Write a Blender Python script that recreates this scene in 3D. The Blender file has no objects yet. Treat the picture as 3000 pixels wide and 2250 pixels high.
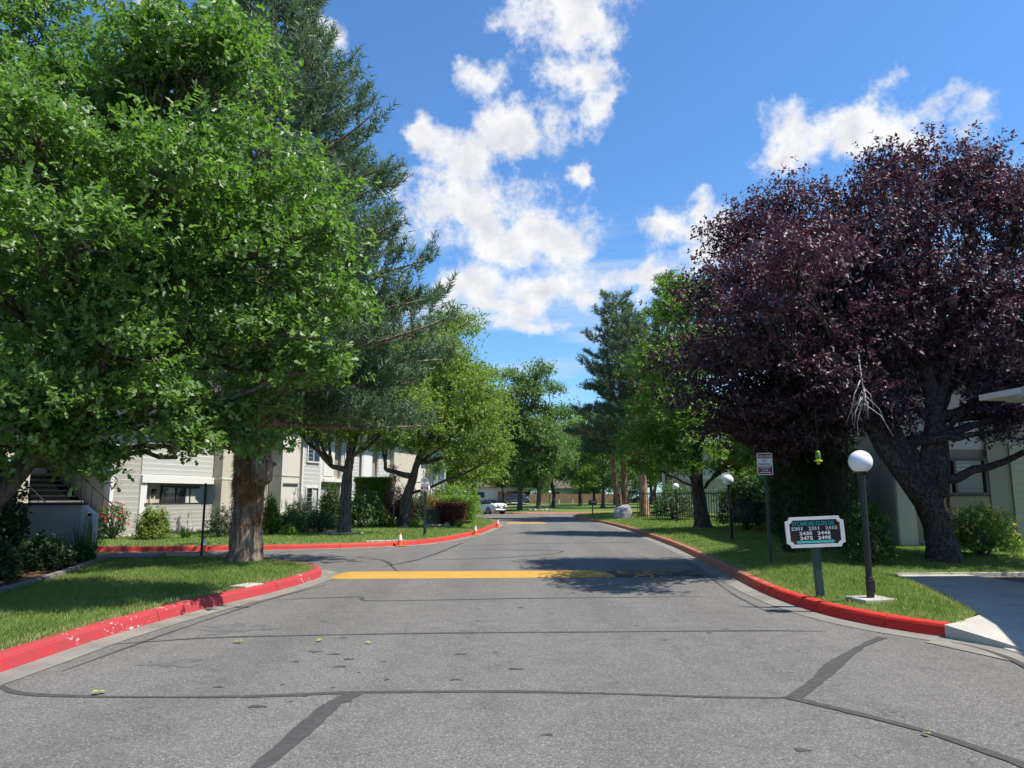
import bpy, bmesh, math, random
import numpy as np
from mathutils import Vector, Matrix
from mathutils.geometry import delaunay_2d_cdt

R = math.radians
S = bpy.context.scene
COL = S.collection

# ------------------------------------------------------------------ camera
cam_d = bpy.data.cameras.new('camera')
cam_d.sensor_width = 36.0
cam_d.lens = 25.92
cam_d.clip_start = 0.05
cam_d.clip_end = 6000
cam = bpy.data.objects.new('camera', cam_d)
COL.objects.link(cam)
cam.location = (0, 0, 1.6)
cam.rotation_euler = (R(90 + 8.79), 0, 0)
S.camera = cam

# ------------------------------------------------------------------ sun and sky
SUN_AZ = Vector((0.965, -0.26)).normalized()
SUN_EL = R(60)
SUN_DIR = Vector((SUN_AZ.x * math.cos(SUN_EL), SUN_AZ.y * math.cos(SUN_EL), math.sin(SUN_EL)))
sl = bpy.data.lights.new('sun', 'SUN')
sl.energy = 4.6
sl.angle = R(0.53)
sl.color = (1.0, 0.955, 0.88)
so = bpy.data.objects.new('sun', sl)
COL.objects.link(so)
so.rotation_euler = SUN_DIR.to_track_quat('Z', 'Y').to_euler()
so.location = (20, -10, 40)

S.view_settings.view_transform = 'Standard'
S.view_settings.look = 'None'
S.view_settings.gamma = 1.0
S.view_settings.exposure = 0.7
S.view_settings.use_curve_mapping = False
S.cycles.use_denoising = True
S.cycles.max_bounces = 6
S.cycles.transparent_max_bounces = 4
S.cycles.diffuse_bounces = 3
S.cycles.transmission_bounces = 3

world = bpy.data.worlds.new('World')
S.world = world
world.use_nodes = True


def build_world():
    nt = world.node_tree
    nt.nodes.clear()
    N, Lk = nt.nodes, nt.links

    def nd(t, **k):
        n = N.new(t)
        for a, v in k.items():
            setattr(n, a, v)
        return n

    def mth(op, a, b=None, c=None, clamp=False):
        n = nd('ShaderNodeMath', operation=op, use_clamp=clamp)
        for i, v in enumerate((a, b, c)):
            if v is None:
                continue
            if isinstance(v, (int, float)):
                n.inputs[i].default_value = v
            else:
                Lk.new(v, n.inputs[i])
        return n.outputs[0]

    sky = nd('ShaderNodeTexSky', sky_type='NISHITA')
    sky.sun_disc = False
    sky.sun_elevation = SUN_EL
    sky.sun_rotation = math.atan2(SUN_AZ.x, SUN_AZ.y)
    sky.altitude = 1400
    sky.air_density = 1.25
    sky.dust_density = 1.4
    sky.ozone_density = 3.2
    tc = nd('ShaderNodeTexCoord')
    nrm = nd('ShaderNodeVectorMath', operation='NORMALIZE')
    Lk.new(tc.outputs['Generated'], nrm.inputs[0])
    sep = nd('ShaderNodeSeparateXYZ')
    Lk.new(nrm.outputs[0], sep.inputs[0])
    az = mth('ARCTAN2', sep.outputs[0], sep.outputs[1])
    el = mth('ARCSINE', sep.outputs[2])
    cmb = nd('ShaderNodeCombineXYZ')
    Lk.new(az, cmb.inputs[0]); Lk.new(el, cmb.inputs[1])

    def noise(vec, scale, detail, rough, dist=0.0, lac=2.0):
        n = nd('ShaderNodeTexNoise')
        n.inputs['Scale'].default_value = scale
        n.inputs['Detail'].default_value = detail
        n.inputs['Roughness'].default_value = rough
        n.inputs['Distortion'].default_value = dist
        n.inputs['Lacunarity'].default_value = lac
        Lk.new(vec, n.inputs['Vector'])
        return n

    # billowed domain warp of the direction
    w = noise(nrm.outputs[0], 9.0, 6.0, 0.6)
    ws = nd('ShaderNodeVectorMath', operation='MULTIPLY_ADD')
    Lk.new(w.outputs['Color'], ws.inputs[0])
    ws.inputs[1].default_value = (0.10, 0.075, 0)
    ws.inputs[2].default_value = (-0.05, -0.0375, 0)
    wc = nd('ShaderNodeVectorMath', operation='ADD')
    Lk.new(ws.outputs[0], wc.inputs[0]); Lk.new(cmb.outputs[0], wc.inputs[1])

    def field(vec, blobs):
        cur = None
        for (a, e, ra, re) in blobs:
            ra, re = ra * 1.38, re * 1.38
            m = nd('ShaderNodeVectorMath', operation='MULTIPLY_ADD')
            Lk.new(vec, m.inputs[0])
            m.inputs[1].default_value = (1 / ra, 1 / re, 0)
            m.inputs[2].default_value = (-a / ra, -e / re, 0)
            ln = nd('ShaderNodeVectorMath', operation='LENGTH')
            Lk.new(m.outputs[0], ln.inputs[0])
            cur = ln.outputs['Value'] if cur is None else mth('SMOOTH_MIN', cur, ln.outputs['Value'], 0.25)
        return mth('SUBTRACT', 1.0, cur)

    blobs = [(0.08, 0.613, 0.089, 0.038), (0.092, 0.557, 0.057, 0.037), (0.112, 0.516, 0.03, 0.026), (-0.037, 0.538, 0.038, 0.022),
             (0.01, 0.486, 0.057, 0.036), (-0.129, 0.479, 0.026, 0.017), (-0.07, 0.443, 0.056, 0.034), (-0.065, 0.391, 0.098, 0.045),
             (0.006, 0.352, 0.09, 0.05), (0.075, 0.345, 0.053, 0.04), (-0.04, 0.284, 0.075, 0.036), (-0.014, 0.256, 0.078, 0.024),
             (0.475, 0.438, 0.105, 0.038), (0.39, 0.42, 0.05, 0.02),  (0.51, 0.435, 0.04, 0.028), (0.231, 0.352, 0.042, 0.022), (0.289, 0.345, 0.052, 0.032),
             (0.259, 0.374, 0.018, 0.022), (0.253, 0.32, 0.042, 0.02), (0.104, 0.274, 0.024, 0.018), (0.098, 0.437, 0.018, 0.016), (-0.47, 0.569, 0.03, 0.024), (-0.281, 0.575, 0.03, 0.018),
             (0.05, 0.285, 0.15, 0.026), (0.2, 0.295, 0.10, 0.016), (0.0, 0.235, 0.07, 0.012), (-1.0, 0.42, 0.14, 0.05), (-1.7, 0.5, 0.2, 0.07), (1.15, 0.38, 0.12, 0.04), (1.9, 0.55, 0.18, 0.06), (2.7, 0.42, 0.16, 0.05), (-2.6, 0.4, 0.17, 0.06)]
    f = field(wc.outputs[0], blobs)
    d1 = noise(nrm.outputs[0], 19.0, 10.0, 0.64)
    dens = mth('ADD', f, mth('MULTIPLY', mth('SUBTRACT', d1.outputs['Fac'], 0.5), 2.6))
    mr = nd('ShaderNodeMapRange', interpolation_type='SMOOTHSTEP')
    mr.inputs['From Min'].default_value = 0.05
    mr.inputs['From Max'].default_value = 0.78
    Lk.new(dens, mr.inputs['Value'])
    alpha = mth('MULTIPLY', mr.outputs[0], 0.96)
    # thin streaks toward the horizon
    st_v = nd('ShaderNodeVectorMath', operation='MULTIPLY')
    Lk.new(cmb.outputs[0], st_v.inputs[0])
    st_v.inputs[1].default_value = (2.6, 17.0, 1)
    st = noise(st_v.outputs[0], 1.6, 5.0, 0.55, 0.3)
    band = nd('ShaderNodeMapRange', interpolation_type='SMOOTHSTEP')
    band.inputs['From Min'].default_value = 0.40
    band.inputs['From Max'].default_value = 0.70
    Lk.new(st.outputs['Fac'], band.inputs['Value'])
    lo = nd('ShaderNodeMapRange', interpolation_type='SMOOTHSTEP')
    lo.inputs['From Min'].default_value = 0.42
    lo.inputs['From Max'].default_value = 0.27
    Lk.new(el, lo.inputs['Value'])
    streak = mth('MULTIPLY', mth('MULTIPLY', band.outputs[0], lo.outputs[0]), 0.8)
    # sun-side shading of the clouds: thickness seen from below versus toward the light
    off = nd('ShaderNodeVectorMath', operation='ADD')
    Lk.new(nrm.outputs[0], off.inputs[0])
    off.inputs[1].default_value = (0.012, 0.0, 0.022)
    d2 = noise(off.outputs[0], 26.0, 6.0, 0.55)
    d3 = noise(nrm.outputs[0], 26.0, 6.0, 0.55)
    sh = mth('ADD', 0.62, mth('MULTIPLY', mth('SUBTRACT', d3.outputs['Fac'], d2.outputs['Fac']), 1.9), clamp=True)
    core = nd('ShaderNodeMapRange')
    core.inputs['From Min'].default_value = 0.3
    core.inputs['From Max'].default_value = 1.1
    core.inputs['To Min'].default_value = 0.35
    core.inputs['To Max'].default_value = -0.15
    Lk.new(dens, core.inputs['Value'])
    shade = mth('ADD', sh, core.outputs[0], clamp=True)
    cc = nd('ShaderNodeMix', data_type='RGBA')
    cc.inputs[6].default_value = (4.3, 4.35, 4.7, 1)
    cc.inputs[7].default_value = (6.3, 6.25, 6.2, 1)
    Lk.new(shade, cc.inputs[0])
    # slightly deeper blue of dry high-desert air
    tint = nd('ShaderNodeMix', data_type='RGBA', blend_type='MULTIPLY')
    tint.inputs[0].default_value = 1.0
    Lk.new(sky.outputs[0], tint.inputs[6])
    tint.inputs[7].default_value = (SKY_TINT[0], SKY_TINT[1], SKY_TINT[2], 1)
    m1 = nd('ShaderNodeMix', data_type='RGBA')
    Lk.new(streak, m1.inputs[0]); Lk.new(tint.outputs[2], m1.inputs[6])
    m1.inputs[7].default_value = (4.0, 4.7, 5.7, 1)
    m2 = nd('ShaderNodeMix', data_type='RGBA')
    Lk.new(alpha, m2.inputs[0]); Lk.new(m1.outputs[2], m2.inputs[6]); Lk.new(cc.outputs[2], m2.inputs[7])
    bg = nd('ShaderNodeBackground')
    bg.inputs['Strength'].default_value = 0.1
    Lk.new(m2.outputs[2], bg.inputs['Color'])
    out = nd('ShaderNodeOutputWorld')
    Lk.new(bg.outputs[0], out.inputs['Surface'])


SKY_TINT = (0.66, 1.0, 1.28)
build_world()
world.cycles.sampling_method = 'MANUAL'
world.cycles.sample_map_resolution = 512

# ================================================================== materials


class Mat:
    """small wrapper that makes node wiring short"""

    def __init__(self, name):
        self.m = bpy.data.materials.new(name)
        self.m.use_nodes = True
        self.nt = self.m.node_tree
        self.nt.nodes.clear()
        self.out = self.n('ShaderNodeOutputMaterial')
        self._co = None

    def n(self, t, **k):
        x = self.nt.nodes.new(t)
        for a, v in k.items():
            setattr(x, a, v)
        return x

    def l(self, a, b):
        self.nt.links.new(a, b)

    def set(self, sock, v):
        if v is None:
            return
        if hasattr(v, 'is_output'):
            self.l(v, sock)
        else:
            if sock.type == 'RGBA' and len(v) == 3:
                v = (*v, 1)
            sock.default_value = v

    def pos(self, scale=None, kind='world'):
        if kind == 'world':
            g = self.n('ShaderNodeNewGeometry').outputs['Position']
        else:
            g = self.n('ShaderNodeTexCoord').outputs['Object']
        if scale is None:
            return g
        v = self.n('ShaderNodeVectorMath', operation='MULTIPLY')
        self.l(g, v.inputs[0])
        v.inputs[1].default_value = scale
        return v.outputs[0]

    def noise(self, vec, scale, detail=4, rough=0.55, dist=0.0):
        x = self.n('ShaderNodeTexNoise')
        self.l(vec, x.inputs['Vector'])
        x.inputs['Scale'].default_value = scale
        x.inputs['Detail'].default_value = detail
        x.inputs['Roughness'].default_value = rough
        x.inputs['Distortion'].default_value = dist
        return x.outputs['Fac']

    def voro(self, vec, scale, feature='F1', out='Distance'):
        x = self.n('ShaderNodeTexVoronoi', feature=feature)
        self.l(vec, x.inputs['Vector'])
        x.inputs['Scale'].default_value = scale
        return x.outputs[out]

    def ramp(self, fac, stops, interp='LINEAR'):
        x = self.n('ShaderNodeValToRGB')
        x.color_ramp.interpolation = interp
        e = x.color_ramp.elements
        while len(e) < len(stops):
            e.new(0.5)
        for i, (p, c) in enumerate(stops):
            e[i].position = p
            if isinstance(c, (int, float)):
                c = (c, c, c)
            e[i].color = (*c[:3], 1)
        self.l(fac, x.inputs[0])
        return x.outputs[0]

    def mix(self, fac, a, b, mode='MIX'):
        x = self.n('ShaderNodeMix', data_type='RGBA', blend_type=mode)
        self.set(x.inputs[0], fac)
        self.set(x.inputs[6], a)
        self.set(x.inputs[7], b)
        return x.outputs[2]

    def math(self, op, a, b=None, clamp=False):
        x = self.n('ShaderNodeMath', operation=op, use_clamp=clamp)
        self.set(x.inputs[0], a)
        self.set(x.inputs[1], b)
        return x.outputs[0]

    def bump(self, h, strength=0.5, dist=0.02, normal=None):
        x = self.n('ShaderNodeBump')
        x.inputs['Strength'].default_value = strength
        x.inputs['Distance'].default_value = dist
        self.l(h, x.inputs['Height'])
        if normal is not None:
            self.l(normal, x.inputs['Normal'])
        return x.outputs[0]

    def attr(self, name):
        return self.n('ShaderNodeAttribute', attribute_name=name).outputs['Fac']

    def objrand(self):
        return self.n('ShaderNodeObjectInfo').outputs['Random']

    def bsdf(self, color, rough=0.7, spec=0.3, metal=0.0, normal=None, **k):
        b = self.n('ShaderNodeBsdfPrincipled')
        self.set(b.inputs['Base Color'], color)
        self.set(b.inputs['Roughness'], rough)
        self.set(b.inputs['Specular IOR Level'], spec)
        self.set(b.inputs['Metallic'], metal)
        if normal is not None:
            self.l(normal, b.inputs['Normal'])
        for a, v in k.items():
            self.set(b.inputs[a.replace('_', ' ')], v)
        return b

    def done(self, shader):
        self.l(shader.outputs[0] if hasattr(shader, 'outputs') else shader, self.out.inputs['Surface'])
        return self.m


def paint_mat(name, col, rough=0.6, spec=0.3, dirt=0.12, dirtcol=(0.25, 0.22, 0.18), scale=3.0, bump=0.15):
    """painted or plain surface with faint mottling, streaks and small relief"""
    M = Mat(name)
    p = M.pos()
    n1 = M.noise(p, scale, 6, 0.6)
    n2 = M.noise(M.pos((6, 6, 0.7)), 1.0, 4, 0.6)
    f = M.math('MULTIPLY', M.math('ADD', n1, n2), dirt)
    r = M.math('MULTIPLY', M.math('SUBTRACT', M.objrand(), 0.5), 0.08)
    c = M.mix(M.math('ADD', f, r, clamp=True), col, dirtcol)
    fine = M.noise(p, 60, 3, 0.6)
    return M.done(M.bsdf(c, rough, spec, normal=M.bump(fine, bump, 0.004)))


def wood_mat(name, c1, c2, c3, rough=0.8, axis='x'):
    M = Mat(name)
    sc = {'x': (1.2, 14, 14), 'z': (14, 14, 1.2)}[axis]
    g = M.noise(M.pos(sc, 'obj' if axis == 'x' else 'world'), 3.0, 6, 0.65, 0.6)
    c = M.ramp(g, [(0.3, c1), (0.5, c2), (0.72, c3)])
    h = M.mix(M.objrand(), c, c2)
    return M.done(M.bsdf(h, rough, 0.2, normal=M.bump(g, 0.5, 0.01)))


def leaf_mat(name, dark, mid, light, trans=0.28, rough=0.5, spec=0.4, tint=(0.75, 1.0, 0.35), odd=None):
    """leaf blade: colour differs from leaf to leaf, some light passes through"""
    M = Mat(name)
    r = M.attr('rnd')
    stops = [(0.0, dark), (0.45, mid), (0.93, light)]
    if odd is not None:
        stops.append((0.985, odd))
    c = M.ramp(r, stops)
    big = M.noise(M.pos(), 0.9, 2, 0.5)
    c = M.mix(M.math('MULTIPLY', big, 0.35), c, mid)
    b = M.bsdf(c, rough, spec)
    t = M.n('ShaderNodeBsdfTranslucent')
    tc = M.mix(1.0, c, tint, 'MULTIPLY')
    tc = M.mix(1.0, tc, (1.7, 1.7, 1.7), 'MULTIPLY')
    M.l(tc, t.inputs['Color'])
    mx = M.n('ShaderNodeMixShader')
    mx.inputs[0].default_value = trans
    M.l(b.outputs[0], mx.inputs[1]); M.l(t.outputs[0], mx.inputs[2])
    return M.done(mx)


def bark_mat(name, c1, c2, c3, vs=(9, 9, 1.6), scale=1.2, bump=0.9, dist=0.04):
    M = Mat(name)
    v = M.pos(vs)
    n = M.noise(v, scale, 7, 0.62, 0.8)
    vo = M.voro(v, scale * 1.2)
    h = M.math('ADD', M.math('MULTIPLY', vo, 0.6), n)
    c = M.ramp(h, [(0.42, c1), (0.72, c2), (1.05, c3)])
    pat = M.noise(M.pos(), 1.3, 3, 0.5)
    c = M.mix(M.math('MULTIPLY', pat, 0.5), c, c2)
    return M.done(M.bsdf(c, 0.9, 0.15, normal=M.bump(h, bump, dist)))


def concrete_mat(name, col, dark, rough=0.85):
    M = Mat(name)
    p = M.pos()
    a = M.noise(p, 1.6, 6, 0.6)
    b = M.noise(p, 45, 3, 0.7)
    c = M.ramp(a, [(0.3, dark), (0.62, col)])
    c = M.mix(0.3, c, M.ramp(b, [(0.35, dark), (0.65, col)]))
    c = M.mix(M.math('MULTIPLY', M.objrand(), 0.12), c, dark)
    return M.done(M.bsdf(c, rough, 0.2, normal=M.bump(b, 0.25, 0.004)))


def asphalt_mat(name='asphalt'):
    M = Mat(name)
    p = M.pos()
    big = M.noise(p, 0.35, 5, 0.6)
    lane = M.noise(M.pos((1.1, 0.08, 1)), 1.0, 4, 0.55)
    mid = M.noise(p, 3.2, 5, 0.65)
    st = M.voro(p, 95, 'F1', 'Color')
    stone = M.n('ShaderNodeSeparateColor'); M.l(st, stone.inputs[0])
    fine = M.noise(p, 170, 2, 0.7)
    base = M.ramp(big, [(0.3, (0.115, 0.108, 0.098)), (0.7, (0.162, 0.151, 0.135))])
    base = M.mix(0.45, base, M.ramp(lane, [(0.32, (0.10, 0.095, 0.088)), (0.68, (0.182, 0.17, 0.152))]))
    base = M.mix(0.28, base, M.ramp(mid, [(0.3, (0.083, 0.079, 0.073)), (0.7, (0.195, 0.183, 0.163))]))
    grit = M.ramp(stone.outputs[0], [(0.0, 0.30), (0.5, 0.95), (0.88, 1.25), (1.0, 2.5)])
    c = M.mix(0.62, base, grit, 'MULTIPLY')
    c = M.mix(0.38, c, M.ramp(fine, [(0.32, 0.35), (0.68, 1.65)]), 'MULTIPLY')
    sx = M.n('ShaderNodeSeparateXYZ'); M.l(p, sx.inputs[0])
    tr = M.math('SINE', M.math('MULTIPLY', M.math('ADD', sx.outputs[0], M.math('MULTIPLY', big, 0.8)), 3.4))
    c = M.mix(0.3, c, M.ramp(M.math('ADD', M.math('MULTIPLY', tr, 0.25), 0.5), [(0.2, 0.8), (0.8, 1.18)]), 'MULTIPLY')
    wv = M.n('ShaderNodeVectorMath', operation='ADD')
    wn = M.n('ShaderNodeTexNoise'); wn.inputs['Scale'].default_value = 1.7; wn.inputs['Detail'].default_value = 5
    M.l(p, wn.inputs['Vector']); M.l(p, wv.inputs[0]); M.l(wn.outputs['Color'], wv.inputs[1])
    ed = M.voro(wv.outputs[0], 0.62, 'DISTANCE_TO_EDGE')
    line = M.ramp(ed, [(0.0, 1.0), (0.0045, 0.0)])
    keep = M.ramp(M.noise(p, 0.5, 3, 0.5), [(0.52, 0.0), (0.58, 0.75)])
    c = M.mix(M.math('MULTIPLY', line, keep), c, (0.035, 0.033, 0.031))
    h = M.math('ADD', stone.outputs[1], M.math('MULTIPLY', fine, 0.7))
    return M.done(M.bsdf(c, 0.82, 0.35, normal=M.bump(h, 0.55, 0.006)))


def tar_mat():
    M = Mat('sealant_tar')
    p = M.pos()
    n = M.noise(p, 14, 5, 0.6)
    g = M.noise(p, 150, 2, 0.7)
    c = M.ramp(n, [(0.3, (0.042, 0.04, 0.037)), (0.7, (0.078, 0.074, 0.069))])
    c = M.mix(0.5, c, M.ramp(g, [(0.3, 0.5), (0.7, 1.5)]), 'MULTIPLY')
    return M.done(M.bsdf(c, 0.72, 0.35, normal=M.bump(g, 0.4, 0.004)))


def stain_mat():
    M = Mat('oil_stain')
    p = M.pos()
    n = M.noise(p, 5, 6, 0.7)
    g = M.noise(p, 150, 2, 0.7)
    c = M.ramp(n, [(0.35, (0.085, 0.082, 0.078)), (0.65, (0.15, 0.145, 0.138))])
    c = M.mix(0.6, c, M.ramp(g, [(0.3, 0.45), (0.7, 1.6)]), 'MULTIPLY')
    return M.done(M.bsdf(c, 0.8, 0.3, normal=M.bump(g, 0.4, 0.005)))


def kerb_mat(name, red, worn, chip, chips=0.5, wear=0.4):
    M = Mat(name)
    p = M.pos()
    n = M.noise(p, 4.5, 6, 0.65)
    c = M.mix(M.ramp(n, [(0.5 - wear * 0.3, 0.0), (0.8 - wear * 0.25, 0.8)]), red, worn)
    ch = M.noise(M.pos((1, 1, 2.2)), 7.5, 5, 0.7, 0.5)
    mask = M.ramp(ch, [(0.70 - chips * 0.08, 0.0), (0.72 - chips * 0.08, 1.0)])
    big = M.noise(p, 1.1, 2, 0.5)
    mask = M.math('MULTIPLY', mask, M.ramp(big, [(0.5, 0.0), (0.58, 1.0)]))
    c = M.mix(mask, c, chip)
    f = M.noise(p, 70, 3, 0.7)
    c = M.mix(0.35, c, M.ramp(f, [(0.3, 0.6), (0.7, 1.3)]), 'MULTIPLY')
    return M.done(M.bsdf(c, 0.62, 0.3, normal=M.bump(f, 0.35, 0.005)))


def yellow_mat(name, worn_amt):
    M = Mat(name)
    p = M.pos()
    n = M.noise(p, 2.2, 6, 0.7)
    f = M.noise(p, 120, 2, 0.7)
    x = M.n('ShaderNodeSeparateXYZ'); M.l(p, x.inputs[0])
    y = M.ramp(n, [(0.3, (0.42, 0.225, 0.034)), (0.7, (0.48, 0.275, 0.055))])
    wornf = M.math('ADD', n, worn_amt)
    c = M.mix(M.ramp(wornf, [(0.62, 0.0), (0.68, 1.0)]), y, (0.075, 0.072, 0.068))
    c = M.mix(0.35, c, M.ramp(f, [(0.3, 0.6), (0.7, 1.35)]), 'MULTIPLY')
    return M.done(M.bsdf(c, 0.75, 0.25, normal=M.bump(f, 0.4, 0.005)))


def bump_paint_mat():
    """yellow paint, worn through to black toward the right end"""
    M = Mat('speed_bump_paint')
    p = M.pos()
    n = M.noise(p, 2.6, 6, 0.72)
    n2 = M.noise(M.pos((0.5, 4, 1)), 1.0, 4, 0.6)
    f = M.noise(p, 120, 2, 0.7)
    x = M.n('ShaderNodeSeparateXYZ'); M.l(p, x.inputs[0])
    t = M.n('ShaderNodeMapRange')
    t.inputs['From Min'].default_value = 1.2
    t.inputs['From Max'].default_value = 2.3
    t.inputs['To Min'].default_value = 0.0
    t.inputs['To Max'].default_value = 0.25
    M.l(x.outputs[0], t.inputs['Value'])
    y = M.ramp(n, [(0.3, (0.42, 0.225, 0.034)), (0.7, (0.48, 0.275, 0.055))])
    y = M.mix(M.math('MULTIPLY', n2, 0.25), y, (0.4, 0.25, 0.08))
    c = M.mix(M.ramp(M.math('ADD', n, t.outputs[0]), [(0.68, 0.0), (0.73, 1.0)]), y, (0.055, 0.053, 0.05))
    c = M.mix(0.35, c, M.ramp(f, [(0.3, 0.6), (0.7, 1.35)]), 'MULTIPLY')
    return M.done(M.bsdf(c, 0.75, 0.25, normal=M.bump(f, 0.4, 0.005)))


def lawn_mat():
    M = Mat('turf')
    p = M.pos()
    a = M.noise(p, 0.6, 5, 0.6)
    b = M.noise(p, 9, 4, 0.7)
    f = M.noise(p, 90, 3, 0.7)
    c = M.ramp(a, [(0.3, (0.07, 0.125, 0.022)), (0.55, (0.105, 0.165, 0.032)), (0.78, (0.17, 0.20, 0.06))])
    c = M.mix(0.4, c, M.ramp(b, [(0.3, (0.05, 0.095, 0.018)), (0.7, (0.16, 0.21, 0.055))]))
    c = M.mix(0.5, c, M.ramp(f, [(0.3, 0.55), (0.7, 1.5)]), 'MULTIPLY')
    return M.done(M.bsdf(c, 0.8, 0.2, normal=M.bump(f, 0.8, 0.03)))


def mulch_mat():
    M = Mat('bark_mulch')
    p = M.pos()
    v = M.voro(M.pos((1, 2.2, 1)), 22, 'F1', 'Color')
    s = M.n('ShaderNodeSeparateColor'); M.l(v, s.inputs[0])
    c = M.ramp(s.outputs[0], [(0.0, (0.02, 0.013, 0.009)), (0.6, (0.065, 0.04, 0.026)), (1.0, (0.21, 0.11, 0.06))])
    return M.done(M.bsdf(c, 0.9, 0.1, normal=M.bump(s.outputs[1], 0.9, 0.03)))


def glass_mat(name, col=(0.02, 0.025, 0.03), rough=0.03):
    M = Mat(name)
    n = M.noise(M.pos(), 1.5, 2, 0.5)
    return M.done(M.bsdf(col, rough, 0.8, normal=M.bump(n, 0.04, 0.02)))


def simple(name, col, rough=0.5, spec=0.4, metal=0.0, **k):
    M = Mat(name)
    n = M.noise(M.pos(), 25, 4, 0.6)
    c = M.mix(M.math('MULTIPLY', n, 0.22), col, tuple(x * 0.6 for x in col))
    return M.done(M.bsdf(c, rough, spec, metal, **k))


MT = {}
MT['asphalt'] = asphalt_mat()
MT['tar'] = tar_mat()
MT['stain'] = stain_mat()
MT['turf'] = lawn_mat()
MT['mulch'] = mulch_mat()
MT['soil'] = concrete_mat('dry_soil', (0.20, 0.15, 0.10), (0.12, 0.09, 0.06))
MT['concrete'] = concrete_mat('concrete', (0.50, 0.47, 0.41), (0.34, 0.315, 0.275))
MT['gutter'] = concrete_mat('gutter_concrete', (0.265, 0.245, 0.21), (0.135, 0.125, 0.11))
MT['darkconcrete'] = concrete_mat('dark_concrete', (0.22, 0.21, 0.2), (0.13, 0.125, 0.12))
MT['kerb_faded'] = kerb_mat('kerb_paint_faded', (0.44, 0.035, 0.04), (0.32, 0.055, 0.055), (0.50, 0.46, 0.40), 1.4, 0.6)
MT['kerb_fresh'] = kerb_mat('kerb_paint_fresh', (0.50, 0.034, 0.026), (0.40, 0.06, 0.045), (0.45, 0.3, 0.25), 0.4, 0.45)
def kerb_right_mat():
    M = Mat('kerb_paint_right')
    p = M.pos()
    x = M.n('ShaderNodeSeparateXYZ'); M.l(p, x.inputs[0])
    g = M.n('ShaderNodeMapRange')
    for a, v in (('From Min', 10.5), ('From Max', 15.0), ('To Min', -0.25), ('To Max', 0.16)):
        g.inputs[a].default_value = v
    M.l(x.outputs[1], g.inputs['Value'])
    n = M.noise(M.pos((1, 1, 3)), 3.5, 6, 0.7)
    w = M.ramp(M.math('ADD', n, g.outputs[0]), [(0.42, 0.0), (0.66, 0.9)])
    c = M.mix(w, (0.56, 0.03, 0.02), (0.36, 0.16, 0.095))
    ch = M.noise(p, 9, 5, 0.7)
    c = M.mix(M.ramp(M.math('ADD', ch, M.math('MULTIPLY', g.outputs[0], 0.5)), [(0.66, 0.0), (0.70, 0.8)]), c, (0.30, 0.26, 0.22))
    sc = M.noise(M.pos((14, 14, 2)), 1.0, 5, 0.7)
    c = M.mix(M.ramp(sc, [(0.55, 0.0), (0.75, 0.55)]), c, (0.2, 0.06, 0.05))
    f = M.noise(p, 70, 3, 0.7)
    c = M.mix(0.35, c, M.ramp(f, [(0.3, 0.6), (0.7, 1.3)]), 'MULTIPLY')
    return M.done(M.bsdf(c, 0.7, 0.25, normal=M.bump(f, 0.5, 0.006)))


MT['kerb_right'] = kerb_right_mat()
MT['kerb_far'] = kerb_mat('kerb_paint_far', (0.40, 0.05, 0.03), (0.36, 0.22, 0.13), (0.42, 0.36, 0.28), 0.8, 0.8)
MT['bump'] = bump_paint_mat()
MT['yellow'] = yellow_mat('yellow_paint', -0.1)
MT['bark_pine'] = bark_mat('bark_pine', (0.05, 0.035, 0.028), (0.16, 0.115, 0.085), (0.33, 0.27, 0.22))
MT['bark_red'] = bark_mat('bark_red_pine', (0.09, 0.05, 0.03), (0.30, 0.17, 0.10), (0.46, 0.30, 0.20), (5, 5, 1.5))
MT['bark_grey'] = bark_mat('bark_grey', (0.028, 0.024, 0.021), (0.085, 0.07, 0.06), (0.17, 0.15, 0.13), (10, 10, 2))
MT['bark_plum'] = bark_mat('bark_plum', (0.015, 0.012, 0.012), (0.045, 0.036, 0.034), (0.11, 0.092, 0.086), (7, 7, 4.5), 2.2, 1.0, 0.03)
MT['bark_pale'] = bark_mat('bark_pale', (0.14, 0.10, 0.08), (0.3, 0.23, 0.19), (0.4, 0.33, 0.28))
MT['deadwood'] = simple('dead_wood', (0.48, 0.44, 0.40), 0.8, 0.2)
MT['cutwood'] = simple('cut_wood', (0.45, 0.27, 0.15), 0.8, 0.2)
MT['oak'] = leaf_mat('oak_leaf', (0.064, 0.125, 0.028), (0.124, 0.205, 0.05), (0.215, 0.31, 0.09), 0.40, 0.42, 0.5, odd=(0.31, 0.33, 0.1))
MT['pine'] = leaf_mat('pine_needle', (0.06, 0.105, 0.07), (0.105, 0.16, 0.10), (0.175, 0.23, 0.135), 0.22, 0.5, 0.35, odd=(0.3, 0.25, 0.14))
MT['pine_dark'] = leaf_mat('pine_needle_dark', (0.055, 0.09, 0.058), (0.10, 0.145, 0.085), (0.18, 0.22, 0.115), 0.22, 0.5, 0.4)
MT['needle_brown'] = leaf_mat('dead_needle', (0.12, 0.055, 0.022), (0.27, 0.13, 0.055), (0.44, 0.25, 0.11), 0.1, 0.7, 0.2, (1, .8, .5))
MT['plum'] = leaf_mat('plum_leaf', (0.030, 0.020, 0.032), (0.058, 0.036, 0.050), (0.115, 0.062, 0.072), 0.2, 0.5, 0.45, (1.3, 0.58, 0.62), odd=(0.2, 0.11, 0.1))
MT['maple'] = leaf_mat('yellow_green_leaf', (0.10, 0.15, 0.03), (0.18, 0.235, 0.05), (0.29, 0.33, 0.075), 0.40, 0.5, 0.35, odd=(0.42, 0.38, 0.09))
MT['ash'] = leaf_mat('mid_green_leaf', (0.075, 0.13, 0.045), (0.125, 0.195, 0.066), (0.20, 0.27, 0.10), 0.36, 0.5, 0.35)
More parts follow.
